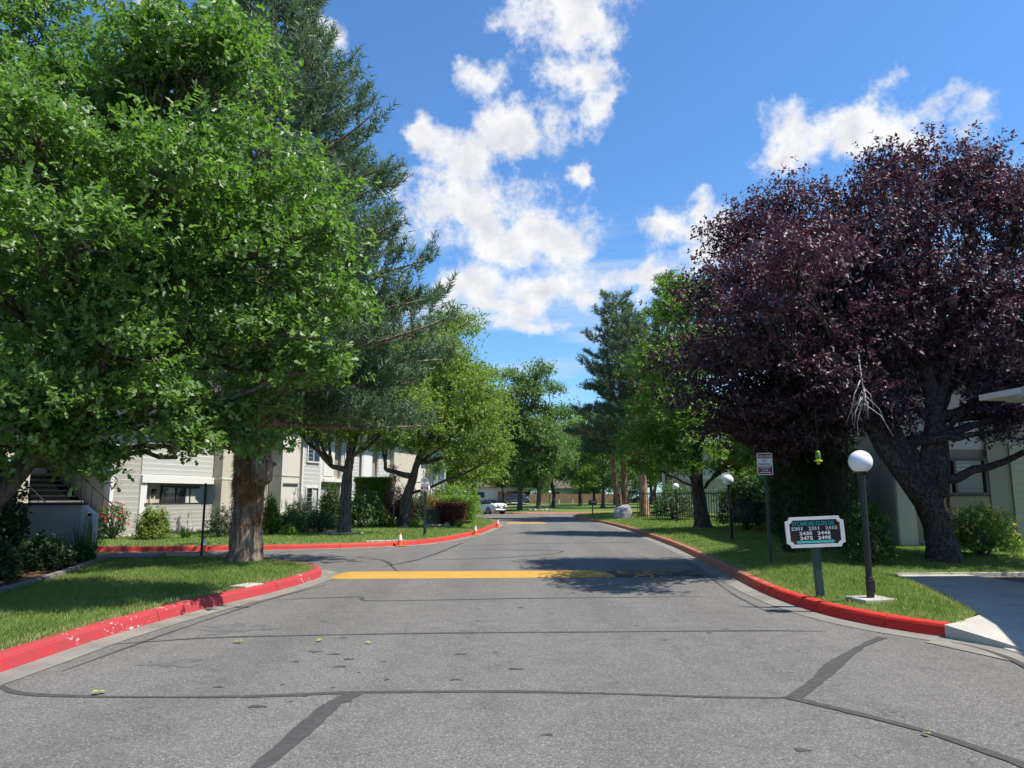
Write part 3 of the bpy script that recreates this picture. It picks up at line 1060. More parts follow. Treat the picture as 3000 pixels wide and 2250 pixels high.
def bush(name, label, loc, rx, ry, h, n, size, mat, seed, tmpl=LEAF_T, per=4, group=None, cat='shrub', shape='dome', flowers=None, stem=True,
         wr=1.0, rz=0.0, up=0.4, top_scale=1.0, foot=0.12, fill=0.55, core=True):
    """one shrub: stems and its own foliage mesh. shapes: dome, ball, block (clipped)"""
    rng = np.random.default_rng(seed)
    rnd = random.Random(seed)
    t = thing(name, label, cat, loc, rz, group)
    if shape == 'block':
        w = rng.random(n)
        z = h * (foot + (1 - foot) * rng.random(n) ** 0.8)
        topm = w < 0.28
        z = np.where(topm, h, z)
        s = (1 + (top_scale - 1) * (z / h))
        a = rng.uniform(0, 2 * math.pi, n)
        c, si = np.cos(a), np.sin(a)
        k = 1 / (np.abs(c) ** 5 + np.abs(si) ** 5) ** (1 / 5)
        q = np.where(topm, np.sqrt(rng.random(n)), rng.uniform(0.86, 1.0, n))
        P = np.stack([c * k * q * rx * s, si * k * q * ry * s, z - rng.random(n) * 0.05], 1)
        D = unit(np.stack([c * (~topm), si * (~topm), np.where(topm, 1.0, 0.35)], 1) + 0.35 * rng.normal(size=(n, 3)))
    else:
        d = unit(rng.normal(size=(n, 3)))
        d[:, 2] = np.abs(d[:, 2]) if shape == 'dome' else d[:, 2]
        q = (fill + (1 - fill) * rng.random(n) ** 0.5) * (1 + 0.16 * np.sin(d[:, 0] * 7 + seed) * np.cos(d[:, 1] * 6 + d[:, 2] * 5))
        P = d * q[:, None] * np.array([rx, ry, h if shape == 'dome' else h / 2])
        P[:, 2] += foot * h * (1 if shape == 'dome' else 0) + (h / 2 if shape == 'ball' else 0)
        P[:, 2] = np.where(P[:, 2] < 0.03, 0.03 + rng.random(n) * 0.1, P[:, 2])
        D = unit(d + np.array([0, 0, up]) + 0.5 * rng.normal(size=(n, 3)))
    mb = MB()
    for k in range(max(5, min(14, n // 60))):
        a = rnd.uniform(0, 6.28); q = rnd.uniform(0.2, 0.8)
        tip = (rx * q * math.cos(a), ry * q * math.sin(a), h * rnd.uniform(0.55, 0.9))
        limb(mb, rnd, (rnd.uniform(-.1, .1) * rx, rnd.uniform(-.1, .1) * ry, -0.05), tip, 0.018 + 0.012 * h, 0.006, 0, 5, 5)
    mb.build('stems', 'bark_grey', t, smooth=True)
    me = twig_leaves(rng, P, D, per, size, tmpl, 'foliage', mat, wr, 0.05)
    link('foliage', me, t)
    if core:
        V, F = [], []
        ns, nr = 14, 8
        for i in range(nr + 1):
            u = i / nr
            if shape == 'block':
                zz = h * (foot + (0.93 - foot) * u); q = 0.84 * (1 + (top_scale - 1) * (zz / h)) * (1 if i < nr else 0.93)
            else:
                zz = (h * (0.22 + 0.5 * u)) if shape == 'dome' else h * (0.12 + 0.76 * u)
                q = 0.5 * (math.sqrt(max(0.02, 1 - u ** 2)) if shape == 'dome' else math.sqrt(max(0.03, 1 - (2 * u - 1) ** 2)))
            for k in range(ns):
                a = 2 * math.pi * k / ns
                c_, s_ = math.cos(a), math.sin(a)
                kk = 1 / (abs(c_) ** 5 + abs(s_) ** 5) ** .2 if shape == 'block' else 1
                w_ = 1 + 0.08 * math.sin(3 * a + i * 1.7 + seed)
                V.append((c_ * kk * q * rx * (w_ if shape != 'block' else 1), s_ * kk * q * ry * (w_ if shape != 'block' else 1), zz))
        for i in range(nr):
            for k in range(ns):
                a, b = i * ns + k, i * ns + (k + 1) % ns
                F.append((a, b, b + ns, a + ns))
        F.append(tuple(range(nr * ns, nr * ns + ns)))
        link('inner_twigs', mesh_from('inner_twigs', V, F, mat if shape == 'block' else 'bark_grey', True), t)
    if flowers:
        fm, fn, fs = flowers[:3]
        zmin = flowers[3] if len(flowers) > 3 else 0.45
        d = unit(rng.normal(size=(fn * 3, 3)))
        d = d[d[:, 2] > zmin - 0.4][:fn]
        FP = d * np.array([rx, ry, h if shape == 'dome' else h / 2]) * rng.uniform(0.9, 1.08, (len(d), 1))
        FP[:, 2] += h / 2 if shape == 'ball' else 0.1 * h
        me = twig_leaves(rng, FP, unit(d + np.array([0, 0, .6])), 7, fs, LEAF6_T, 'flowers', fm, 1.3, 0.0, 0.9, 0.1)
        tag(link('flowers', me, t), kind='stuff')
    return t


def strap_plant(name, label, loc, n, length, mat, seed, group=None, cat='plant', flowers=None):
    rng = np.random.default_rng(seed)
    t = thing(name, label, cat, loc, 0, group)
    a = rng.uniform(0, 2 * math.pi, n)
    tilt = rng.uniform(0.1, 0.8, n)
    A = np.stack([np.cos(a) * tilt, np.sin(a) * tilt, np.ones(n)], 1)
    P = np.stack([np.cos(a) * 0.08, np.sin(a) * 0.08, np.zeros(n)], 1) * rng.uniform(0, 1.5, (n, 1))
    U = np.stack([np.cos(a), np.sin(a), np.full(n, 0.2)], 1)
    T = (np.array([(0, -.5, 0), (0, .5, 0), (.5, .45, .02), (.8, .3, -.06), (1, 0, -.22), (.8, -.3, -.06), (.5, -.45, .02)]), [(0, 1, 2, 6), (6, 2, 3, 5), (5, 3, 4)])
    L = length * rng.uniform(0.6, 1.15, n)
    link('leaf_blades', scatter('leaf_blades', P, A, U, L, np.full(n, 0.03), T, mat, rng.random(n)), t)
    if flowers:
        k = 14
        FP = np.stack([rng.normal(0, .2, k), rng.normal(0, .1, k), rng.uniform(.7, 1.2, k) * length], 1)
        link('flowers', twig_leaves(rng, FP, unit(rng.normal(size=(k, 3)) + [0, 0, .5]), 5, 0.05, LEAF6_T, 'flowers', flowers, 1.2), t)
        mb = MB()
        for q in FP[:6]:
            mb.tube([(0, 0, 0), (q[0] * .7, q[1] * .7, q[2] * .6), tuple(q)], 0.006, 4)
        mb.build('flower_stalks', 'strap', t)
    return t

# ================================================================== ground, road, lawns
def sheet(name, poly, z, mat, kind='structure', parent=None):
    mb = MB()
    mb.add([(x, y, z) for x, y in poly], [tuple(range(len(poly)))])
    o = mb.build(name, mat, parent)
    return tag(o, kind=kind) if kind else o


sheet('ground', [(-900, -300), (900, -300), (900, 1500), (-900, 1500)], -0.03, 'soil')
road = sheet('road', [(-70, -30), (70, -30), (70, 135), (-70, 135)], 0.0, 'asphalt')

KA = catmull([(-5.0, -6), (-4.9, 2), (-4.78, 5), (-4.72, 7.1), (-4.70, 8.9), (-4.47, 11.1), (-4.12, 12.84), (-3.92, 14.6), (-3.94, 15.7), (-4.25, 16.6), (-4.9, 17.4),
              (-5.9, 18.3), (-7.2, 18.9), (-9.0, 19.2), (-14, 19.9), (-22, 20.6), (-34, 21.2)], 0.35)
KB = catmull([(-34, 23.6), (-20, 22.9), (-12.45, 22.6), (-10.25, 22.75), (-8.47, 23.15), (-6.92, 23.6), (-5.5, 24.2), (-4.53, 24.8), (-3.67, 25.5), (-3.0, 26.6), (-2.33, 28.8),
              (-1.53, 33.6), (-1.02, 40), (-0.85, 44), (-1.0, 48), (-1.7, 53), (-3.2, 59), (-5.6, 66), (-9, 74), (-14, 84), (-20, 95), (-30, 112)], 0.4)
KC = catmull([(40, 77), (20, 75.2), (12, 73), (7.2, 70.2), (5.6, 67), (5.15, 62), (5.2, 56), (5.75, 48), (5.85, 39), (5.6, 30.8), (5.29, 24.3), (4.87, 19.3), (4.5, 15.6), (4.24, 12.6),
              (4.30, 10.6), (4.62, 9.5), (5.01, 8.88)], 0.35)
KD = catmull([(-24, 118), (-13, 98), (-6, 86.5), (-2.4, 79.6), (-0.6, 76.6), (1.0, 75.9), (3.5, 77), (7.2, 78.8), (10, 80.5), (20, 84), (45, 90)], 0.6)

LAWNS = {}


def lawn(name, kerb_path, rest, mound, grid, low=0):
    inner = offset_path(kerb_path, 0.17)
    poly = inner + list(rest)
    inner = inner + list(rest[:low])
    if sum(poly[i][0] * poly[(i + 1) % len(poly)][1] - poly[(i + 1) % len(poly)][0] * poly[i][1] for i in range(len(poly))) < 0:
        poly = poly[::-1]
    xs = [p[0] for p in poly]; ys = [p[1] for p in poly]
    gx, gy = np.meshgrid(np.arange(min(xs), max(xs), grid), np.arange(min(ys), max(ys), grid))
    gx = gx.ravel() + np.random.default_rng(3).uniform(-.2, .2, gx.size) * grid; gy = gy.ravel()
    k = in_poly(gx, gy, poly)
    gx, gy = gx[k], gy[k]
    d = dist_poly(gx, gy, poly, True)
    k = d > grid * 0.45
    gx, gy = gx[k], gy[k]
    V2 = [Vector(p) for p in poly] + [Vector((a, b)) for a, b in zip(gx, gy)]
    out = delaunay_2d_cdt(V2, [], [list(range(len(poly)))], 1, 1e-4)
    X = np.array([v.x for v in out[0]]); Y = np.array([v.y for v in out[0]])
    Z = lawn_z_raw(X, Y, inner, mound)
    me = mesh_from(name, list(zip(X, Y, Z)), [tuple(f) for f in out[2]], 'turf', True)
    o = tag(link(name, me), kind='structure')
    LAWNS[name] = (poly, inner, mound)
    return o


def lawn_z_raw(X, Y, inner, mound):
    d = dist_poly(X, Y, inner)
    if callable(mound):
        return mound(np.asarray(X, float), np.asarray(Y, float), d)
    return 0.148 + mound * (1 - np.exp(-d / 2.2)) + 0.012 * np.sin(np.asarray(X) * 1.7) * np.cos(np.asarray(Y) * 1.3) * np.minimum(d, 1)


def gz(x, y):
    for nme, (poly, inner, mound) in LAWNS.items():
        if in_poly(np.array([x]), np.array([y]), poly)[0]:
            return float(lawn_z_raw(np.array([x]), np.array([y]), inner, mound)[0])
    return 0.0


lawn('lawn_near_left', KA, [(-34, 8), (-34, -6)], 0.05, 0.5)
lawn('lawn_far_left', KB, [(-60, 112), (-60, 24)], 0.12, 1.0)
lawn('lawn_right', KC, [(5.25, 8.95), (5.95, 9.75), (6.6, 11.6), (7.42, 14.72), (12, 15.0), (40, 15.9)], 0.22, 0.55, 6)


def mound_d(X, Y, d):
    return 0.148 + 0.62 * (1 - np.exp(-np.maximum(d, 0) / 28.0)) * np.clip(d / 6, 0, 1)


lawn('lawn_far', KD, [(60, 150), (-30, 150)], mound_d, 2.0)

# ------------------------------------------------------------------ kerbs and gutters


def kerb_run(name, path, mats, gutter=0.32, sec=3.0, gname=True):
    root = bpy.data.objects.new(name, None)
    COL.objects.link(root)
    tag(root, kind='structure')
    prof = [(-0.002, -0.02), (0.0, 0.004), (0.035, 0.115), (0.052, 0.143), (0.085, 0.156), (0.165, 0.157), (0.18, 0.148), (0.185, 0.05)]
    offs = [offset_path(path, s) for s, _ in prof]
    run, start = 0.0, 0
    sec_n = 0
    for i in range(1, len(path)):
        run += math.hypot(path[i][0] - path[i - 1][0], path[i][1] - path[i - 1][1])
        if run >= sec or i == len(path) - 1:
            V, F = [], []
            n = i - start + 1
            jr = random.Random(sec_n + 7)
            for j in range(start, i + 1):
                for q, (s, z) in enumerate(prof):
                    x, y = offs[q][j]
                    if j == i and i < len(path) - 1:      # open joint between pours
                        px, py = offs[q][j - 1]
                        ln = math.hypot(x - px, y - py)
                        x, y = x - (x - px) / ln * 0.012, y - (y - py) / ln * 0.012
                    V.append((x, y, z + (jr.uniform(-.003, .003) if z > .1 else 0)))
            m = len(prof)
            for j in range(n - 1):
                for q in range(m - 1):
                    a = j * m + q
                    F.append((a, a + m, a + m + 1, a + 1))
            F.append(tuple(range(m)))
            F.append(tuple(reversed(range((n - 1) * m, n * m))))
            mid = path[(start + i) // 2]
            mt = mats(mid) if callable(mats) else mats
            link('kerb_section', mesh_from('kerb_section', V, F, mt), root)
            if gutter:
                a_, b_ = offset_path(path, 0.0), offset_path(path, -gutter)
                V = [(*a_[j], 0.010) for j in range(start, i + 1)] + [(*b_[j], 0.006) for j in range(start, i + 1)]
                F = [(j, n + j, n + j + 1, j + 1) for j in range(n - 1)]
                link('gutter_slab', mesh_from('gutter_slab', V, F, 'gutter'), root)
            start, run = i, 0.0
            sec_n += 1
    return root


kerb_run('kerb_near_left', KA, 'kerb_faded')
kerb_run('kerb_far_left', KB, lambda m: 'kerb_fresh')
kerb_run('kerb_right', KC, lambda m: 'kerb_right' if m[1] < 52 else 'kerb_far')
kerb_run('kerb_far', KD, 'kerb_far', 0.4, 6.0)

# gutter ending and flared kerb end beside the driveway
mb = MB()
mb.add([(5.01, 8.87, 0.0), (5.16, 8.98, 0.0), (5.34, 7.9, 0.0), (5.01, 8.87, 0.15), (5.18, 8.97, 0.155), (5.42, 7.9, 0.02), (5.9, 9.62, 0.15), (5.95, 8.9, 0.13)],
       [(0, 2, 5, 3), (3, 5, 4), (4, 5, 7), (4, 7, 6), (0, 3, 4, 1)])
flare = tag(mb.build('kerb_flare', 'concrete'), kind='structure')

# concrete driveway poured in slabs, and the paved bay under the carport


def clip(poly, n, c, keep):
    out = []
    for i in range(len(poly)):
        a, b = poly[i], poly[(i + 1) % len(poly)]
        da = (n[0] * a[0] + n[1] * a[1] - c) * keep
        db = (n[0] * b[0] + n[1] * b[1] - c) * keep
        if da >= 0:
            out.append(a)
        if da * db < 0:
            t = da / (da - db)
            out.append((a[0] + (b[0] - a[0]) * t, a[1] + (b[1] - a[1]) * t))
    return out


def drive_z(x, y):
    e = max(0.0, min(1.0, (x - (5.25 + 0.02 * (8 - y))) / 1.0))
    return 0.016 + 0.115 * e


drive = bpy.data.objects.new('driveway', None)
COL.objects.link(drive)
tag(drive, kind='structure')
apron = [(5.25, 8.2), (5.95, 9.7), (6.6, 11.6), (7.42, 14.72), (8.85, 14.78), (9.0, 12.3), (9.4, 5.0), (9.4, -4), (5.3, -4)]
joints = [((0.55, 0.835), c) for c in (-2.0, 0.2, 2.4, 4.6, 6.8, 8.2, 9.6, 11.0, 12.6, 14.6, 16.0)]
prev = apron
for (n, c) in joints + [((0.55, 0.835), 99)]:
    piece = clip(prev, n, c - 0.008, -1)
    prev = clip(prev, n, c + 0.008, 1) if c < 90 else []
    for side in (-1, 1):
        sub = clip(piece, (1, -0.12), 6.15 - 0.006 * side * -1, side)
        if len(sub) > 2:
            V = [(x, y, drive_z(x, y)) for x, y in sub] + [(x, y, drive_z(x, y) - 0.05) for x, y in sub]
            k = len(sub)
            F = [tuple(range(k))] + [(i, i + k, (i + 1) % k + k, (i + 1) % k) for i in range(k)]
            link('concrete_slab', mesh_from('concrete_slab', V, F, 'concrete'), drive)
sheet('carport_paving', [(8.87, 14.78), (9.02, 12.3), (9.42, 5.0), (9.42, -4), (30, -4), (30, 15.2)], 0.10, 'asphalt')
walk = bpy.data.objects.new('walkway', None)
COL.objects.link(walk)
tag(walk, kind='structure')
for k in range(14):
    x0 = 7.45 + k * 1.5
    y0 = 14.75 + k * 0.05
    slab('concrete_slab', 'concrete', walk, (x0 + 0.745, y0 + 0.2, 0.09), (1.49, 0.42, 0.13), 0.033)
# kerb flare joins gutter line across the drive mouth
sheet('drive_gutter', [(4.62, 8.6), (5.01, 8.87), (5.36, 7.9), (5.3, -4), (4.9, -4), (4.95, 7.6)], 0.008, 'gutter')

# ------------------------------------------------------------------ marks on the road
tarrng = random.Random(5)


def tar_line(pts, w, z=0.004, taper=True):
    w *= 0.8
    path = catmull(pts, 0.12)
    n = len(path)
    L, Rr = [], []
    ww = [w * (1 + 0.35 * math.sin(i * 0.31 + w * 90) * math.sin(i * 0.083) + tarrng.uniform(-.13, .13)) * (min(1, (i + 2) / 8, (n - i + 1) / 8) if taper else 1) for i in range(n)]
    for i in range(n):
        a, b = path[max(i - 1, 0)], path[min(i + 1, n - 1)]
        t = Vector((b[0] - a[0], b[1] - a[1])).normalized()
        L.append((path[i][0] - t.y * ww[i] / 2, path[i][1] + t.x * ww[i] / 2, z))
        Rr.append((path[i][0] + t.y * ww[i] / 2, path[i][1] - t.x * ww[i] / 2, z))
    F = [(i, n + i, n + i + 1, i + 1) for i in range(n - 1)]
    link('crack_sealant', mesh_from('crack_sealant', L + Rr, F, 'tar'), road)


tar_line([(-4.42, 6.98), (-4.43, 6.72), (-4.05, 6.42), (-3.33, 6.32), (-2.22, 6.32), (-1.42, 6.44), (-0.85, 6.47), (0.0, 6.48), (0.85, 6.41), (1.66, 6.31), (2.3, 6.28)], 0.085)
tar_line([(-1.28, 6.45), (-1.4, 6.12), (-1.45, 5.52), (-1.48, 5.09), (-1.52, 4.6), (-1.5, 3.8)], 0.17, 0.0050, False)
tar_line([(2.25, 6.24), (2.73, 6.89), (3.16, 7.53), (3.85, 8.42), (4.30, 8.9)], 0.15, 0.0056, False)
tar_line([(2.22, 6.32), (2.57, 5.86), (2.85, 5.44), (2.99, 5.09), (3.11, 4.7), (3.2, 4)], 0.12, 0.0062, False)
tar_line([(-4.4, 8.5), (-3.55, 8.86), (-2.41, 9.03), (-0.82, 9.18), (0.82, 9.25), (2.91, 9.34), (3.81, 9.3)], 0.075)
tar_line([(-3.79, 12.08), (-2.78, 12.41), (-2.45, 12.41), (-2.14, 11.98), (0.0, 12.24), (3.14, 12.49)], 0.07)
tar_line([(4.92, 8.6), (5.02, 8.2), (4.95, 7.5), (4.6, 6.6)], 0.10, 0.0095)
tar_line([(-4.3, 20.7), (-3.31, 19.5), (-2.54, 16.75)], 0.12)
tar_line([(-8.04, 22.0), (-7.12, 21.3), (-6.67, 23.0)], 0.10)
tar_line([(-3.02, 17.8), (-2.34, 20.7), (-1.76, 27.4)], 0.14)
tar_line([(-2.24, 19.8), (-0.46, 20.35), (1.19, 21.96), (1.3, 23.2), (-1.44, 23.53)], 0.11)
tar_line([(-1.8, 25.5), (0.0, 26.46), (3.09, 27.26), (4.7, 27.6)], 0.11)
tar_line([(-0.6, 33.4), (2.0, 34.2), (4.9, 34.0)], 0.12)
tar_line([(-4.2, 7.2), (-4.1, 9.4), (-3.85, 12.2), (-3.45, 14.2)], 0.05)
tar_line([(3.62, 10.6), (3.72, 12.8), (4.0, 15.2), (4.4, 19.2)], 0.05)


def stain(c, rx, ry, seed, mat='stain', z=0.003, name='oil_stain'):
    r = random.Random(seed)
    n = 40
    P = []
    for k in range(n):
        a = 2 * math.pi * k / n
        q = 1 + 0.25 * math.sin(3 * a + seed) + 0.18 * math.sin(7 * a + seed * 2) + r.uniform(-.12, .12)
        P.append((c[0] + rx * q * math.cos(a), c[1] + ry * q * math.sin(a), z))
    link(name, mesh_from(name, P, [tuple(range(n))], mat), road)


stain((-3.42, 9.5), 0.42, 0.33, 1)
stain((-3.3, 7.55), 0.26, 0.16, 4)
for k in range(34):
    x, y = tarrng.uniform(-2.6, 2.9), tarrng.uniform(5.0, 11.5)
    if k < 14:
        x, y = tarrng.gauss(-1.55, .35), tarrng.gauss(7.0, .55)
    q = tarrng.uniform(.012, .04)
    stain((x, y), q * tarrng.uniform(1, 2.2), q, k + 20, 'tar', 0.0035, 'tar_spot')

# speed bumps: low rounded humps


def speed_bump(label, a, b, width, h, mat, group=None):
    ax, ay = a; bx, by = b
    L = math.hypot(bx - ax, by - ay)
    rz = math.atan2(by - ay, bx - ax)
    V, F = [], []
    nx, ny = 60, 10
    r = random.Random(int(L * 100))
    for i in range(nx + 1):
        u = i / nx
        e = min(1, u * L / 0.35, (1 - u) * L / 0.35)
        e = math.sin(e * math.pi / 2)
        wob = r.uniform(-.012, .012)
        for j in range(ny + 1):
            v = j / ny
            V.append((u * L, (v - .5) * width * (0.75 + 0.25 * e) + wob, 0.001 + h * e * max(0, math.sin(v * math.pi)) ** 0.7))
    for i in range(nx):
        for j in range(ny):
            q = i * (ny + 1) + j
            F.append((q, q + ny + 1, q + ny + 2, q + 1))
    o = link('speed_bump', mesh_from('speed_bump', V, F, mat, True), None, (ax, ay, 0.002), (0, 0, rz))
    return tag(o, label, 'speed bump', group)


G = 'painted speed bumps'
speed_bump('yellow speed bump across the main road, worn to black at its right end', (-3.7, 15.7), (4.05, 16.15), 1.15, 0.075, 'bump', G)
speed_bump('yellow speed bump across the side street beyond the siding wall', (-11.75, 22.15), (-12.1, 20.3), 1.0, 0.07, 'yellow', G)
speed_bump('pale yellow speed bump across the road far beyond the traffic cones', (-0.45, 47.6), (2.2, 48.0), 1.0, 0.06, 'yellow', G)
speed_bump('short yellow speed bump by the far kerb tip near the boulder', (5.9, 62.0), (9.0, 62.5), 1.0, 0.06, 'yellow', G)

# ------------------------------------------------------------------ grass blades (stuff)


def grass_on(name, label, poly_name, box, n, h, w, seed, avoid=None):
    poly, inner, mound = LAWNS[poly_name]
    rng = np.random.default_rng(seed)
    x = rng.uniform(box[0], box[1], n * 2); y = rng.uniform(box[2], box[3], n * 2)
    k = in_poly(x, y, poly)
    if avoid is not None:
        k &= ~in_poly(x, y, avoid)
    # lower density away from the camera
    dd = np.hypot(x, y)
    k &= rng.random(len(x)) < np.clip((box[2] + 3) / dd, 0.25, 1)
    x, y = x[k][:n], y[k][:n]
    z = lawn_z_raw(x, y, inner, mound)
    m = len(x)
    A = np.stack([rng.normal(0, .38, m), rng.normal(0, .38, m), np.ones(m)], 1)
    hh = h * rng.uniform(0.55, 1.25, m)
    d = dist_poly(x, y, inner)
    rnd = np.clip(rng.random(m) * 0.75 + 0.25 * (0.5 + 0.5 * np.sin(x * 1.9 + 2) * np.sin(y * 1.1)), 0, 0.97)
    patch = np.sin(x * 2.3 + 1.1 * np.sin(y * 1.7)) * np.sin(y * 1.9 + 1.3 * np.sin(x * 1.3 + 2)) + 0.5 * np.sin(x * 5.1 + y * 3.7)
    rnd = np.where((patch > 0.85) & (rng.random(m) < 0.3), 1.0, rnd)
    rnd = np.where(patch < -0.7, rnd * 0.55, rnd)
    rnd = np.where((d < 0.2) & (rng.random(m) < 0.5), 1.0, rnd)
    me = scatter(name, np.stack([x, y, z - 0.012], 1), A, rng.normal(size=(m, 3)), hh, np.full(m, w), NEEDLE_T, 'blade', rnd)
    return tag(link(name, me), label, 'grass', kind='stuff')


BED = [(-7.1, -6), (-7.15, 4), (-7.3, 7), (-7.42, 9.5), (-7.7, 11.44), (-8.22, 13.53), (-8.9, 15.79), (-9.3, 16.9), (-9.55, 17.75), (-34, 17.75), (-34, -6)]
grass_on('grass', 'short mown turf on the near left lawn', 'lawn_near_left', (-10.5, -3.9, 5.5, 19.2), 150000, 0.065, 0.011, 11, BED)
grass_on('grass', 'short mown turf on the right lawn by the address sign', 'lawn_right', (4.2, 16, 8.8, 26), 150000, 0.065, 0.011, 12)
grass_on('grass', 'mown turf on the lawn in front of the apartment building', 'lawn_far_left', (-14, -0.8, 22.6, 60), 60000, 0.08, 0.026, 13)
grass_on('grass', 'mown turf farther along the right lawn', 'lawn_right', (5, 14, 26, 68), 45000, 0.09, 0.03, 14)

# planting bed with a concrete edging strip at the left
me_bed = MB()
me_bed.add([(x, y, 0.225) for x, y in BED], [tuple(range(len(BED)))])
tag(me_bed.build('planting_bed', 'mulch'), kind='structure')
edge = catmull(BED[:9], 0.3)
ein, eout = offset_path(edge, 0.05), offset_path(edge, -0.06)
V, F = [], []
for a, b in zip(ein, eout):
    V += [(*a, 0.15), (*a, 0.262), (*b, 0.262), (*b, 0.15)]
for i in range(len(edge) - 1):
    for q in range(3):
        F.append((i * 4 + q, i * 4 + q + 1, i * 4 + q + 5, i * 4 + q + 4))
tag(link('edging_strip', mesh_from('edging_strip', V, F, 'darkconcrete')), 'low curving concrete edging between bark bed and near left lawn', 'edging')
# bark chips
rng = np.random.default_rng(77)
n = 2600
x = rng.uniform(-11, -7.2, n); y = rng.uniform(6, 17.7, n)
k = in_poly(x, y, BED)
x, y = x[k], y[k]
m = len(x)
CH = (np.array([(0, -.5, 0), (0, .5, .1), (1, .45, .05), (1, -.4, 0)]), [(0, 1, 2, 3)])
me = scatter('bark_chips', np.stack([x, y, np.full(m, 0.24)], 1), rng.normal(size=(m, 3)) * [1, 1, .25], np.tile([0, 0, 1.], (m, 1)) + rng.normal(size=(m, 3)) * .4, rng.uniform(.03, .09, m), rng.uniform(.015, .04, m), CH, 'needle_brown', rng.random(m))
tag(link('bark_chips', me), 'loose orange brown bark chips on the planting bed', 'bark chips', kind='stuff')
slab('concrete_pad', 'darkconcrete', None, (-9.35, 18.35, 0.16), (1.4, 1.15, 0.14), 0.1)
tag(bpy.data.objects['concrete_pad'], 'grey concrete step slab between near left lawn and siding wall', 'slab')

# ================================================================== left trees
broadleaf('oak_tree', 'large green oak filling the left of the view, trunk leaning in from the left edge', (-7.75, 10.1, 0.2),
          [(-4.71, 10.44, 7.95, 1.12), (-4.21, 10.61, 6.42, 1.26), (-3.83, 10.79, 4.97, 1.35), (-2.86, 11.14, 4.53, 0.77), (-3.49, 10.61, 3.64, 1.03), (-3.05, 10.88, 3.32, 0.68), (-3.64, 11.48, 6.34, 0.95), (-3.39, 10.96, 5.6, 0.72), (-4.52, 10.53, 8.91, 0.5), (-5.22, 10.7, 8.3, 0.81), (-5.85, 11.3, 7.32, 1.4), (-5.81, 10.5, 5.14, 1.5), (-5.75, 10.2, 3.6, 1.25), (-4.87, 11, 3.79, 1.35), (-6.4, 9.8, 4.3, 1.3), (-6.15, 9.2, 2.95, 1.0), (-7.27, 11, 6.6, 1.4), (-5.21, 11, 5.59, 1.4), (-4.87, 10, 2.67, 0.65), (-4.28, 11, 2.7, 0.55), (-5.76, 9.7, 2.4, 0.6), (-5.25, 10.3, 2.5, 0.6), (-4.55, 10.9, 2.45, 0.5), (-6.6, 9.9, 2.5, 0.7), (-4.9, 9.6, 2.9, 0.6), (-7.3, 10.6, 3.2, 0.9), (-3.9, 11.4, 2.9, 0.5), (-5.2, 8.3, 4.5, 0.95), (-6.3, 7.9, 4.1, 1.0), (-4.6, 8.9, 5.6, 0.9), (-6.2, 8.6, 6.0, 1.0), (-7.3, 9.6, 2.5, 0.8), (-5.0, 9.0, 3.4, 0.7), (-4.3, 10.0, 2.15, 0.45), (-5.3, 10.0, 2.05, 0.5), (-4.8, 10.6, 2.05, 0.5), (-3.9, 11.2, 2.3, 0.45), (-5.9, 9.8, 2.1, 0.55), (-6.7, 9.9, 2.05, 0.7), (-3.4, 11.6, 3.6, 0.7), (-6.2, 9.0, 2.3, 0.5), (-6.3, 11.0, 8.2, 0.9), (-7.2, 11.4, 8.0, 1.0), (-5.4, 10.4, 8.6, 0.7), (-4.7, 10.4, 8.3, 0.7), (-8.0, 11.4, 6.2, 1.0)],
          [(1.0, 0.5, 2.3), (1.35, 0.8, 3.3), (1.5, 1.2, 4.6)], 15200, 6, 0.112, 'oak', 'bark_grey', 21, OAK_T,
          trunk=[(0, 0, 0), (0.25, 0.1, 0.8), (0.75, 0.35, 1.7), (1.15, 0.6, 2.6), (1.35, 0.85, 3.6), (1.5, 1.2, 4.8), (1.9, 1.6, 6.5)], rads=[0.24, 0.2, 0.17, 0.15, 0.13, 0.1, 0.06],
          clump=16, spread=0.23, inner=0.55, wr=1.0)
broadleaf('oak_tree', 'taller oak at the far left top, its crown cut by the top of the view', (-10.6, 12.8, 0.2),
          [(-9.49, 13, 10.9, 1.5), (-10.31, 12.5, 9.06, 1.8), (-9.37, 13.5, 8.94, 1.3), (-9.86, 12, 5.95, 1.9), (-9.9, 13, 12.63, 1.5), (-8.94, 11.5, 3.99, 1.5), (-8.6, 12.2, 7.0, 1.2),
           (-9.3, 12.6, 9.8, 1.1), (-8.9, 12.6, 8.0, 1.1), (-9.6, 12.2, 2.9, 1.2), (-9.0, 13.2, 11.6, 1.0), (-9.9, 12.8, 7.6, 1.3)],
          [(0.2, 0, 3), (0.3, 0.1, 5), (0.4, 0.1, 7.5)], 5600, 6, 0.115, 'oak', 'bark_grey', 22, OAK_T,
          trunk=[(0, 0, 0), (0.2, 0, 3), (0.35, 0.1, 6), (0.5, 0.2, 9.5)], rads=[0.26, 0.2, 0.14, 0.06], clump=16, spread=0.23, inner=0.55)

big_pine = pine_tree('pine_tree', 'tall blue green pine with a shaggy thick trunk on the near left lawn', (-6.23, 17.57, 0.19), 16.8, 5.3, 3.2, 165, 'pine', 'bark_pine', 31,
                     0.36, 11.0, 33, 0.20, 0.028, 0.62, up=0.8, irregular=0.25, width_fn=lambda z: min(4.6, 0.47 * (16.2 - z)))
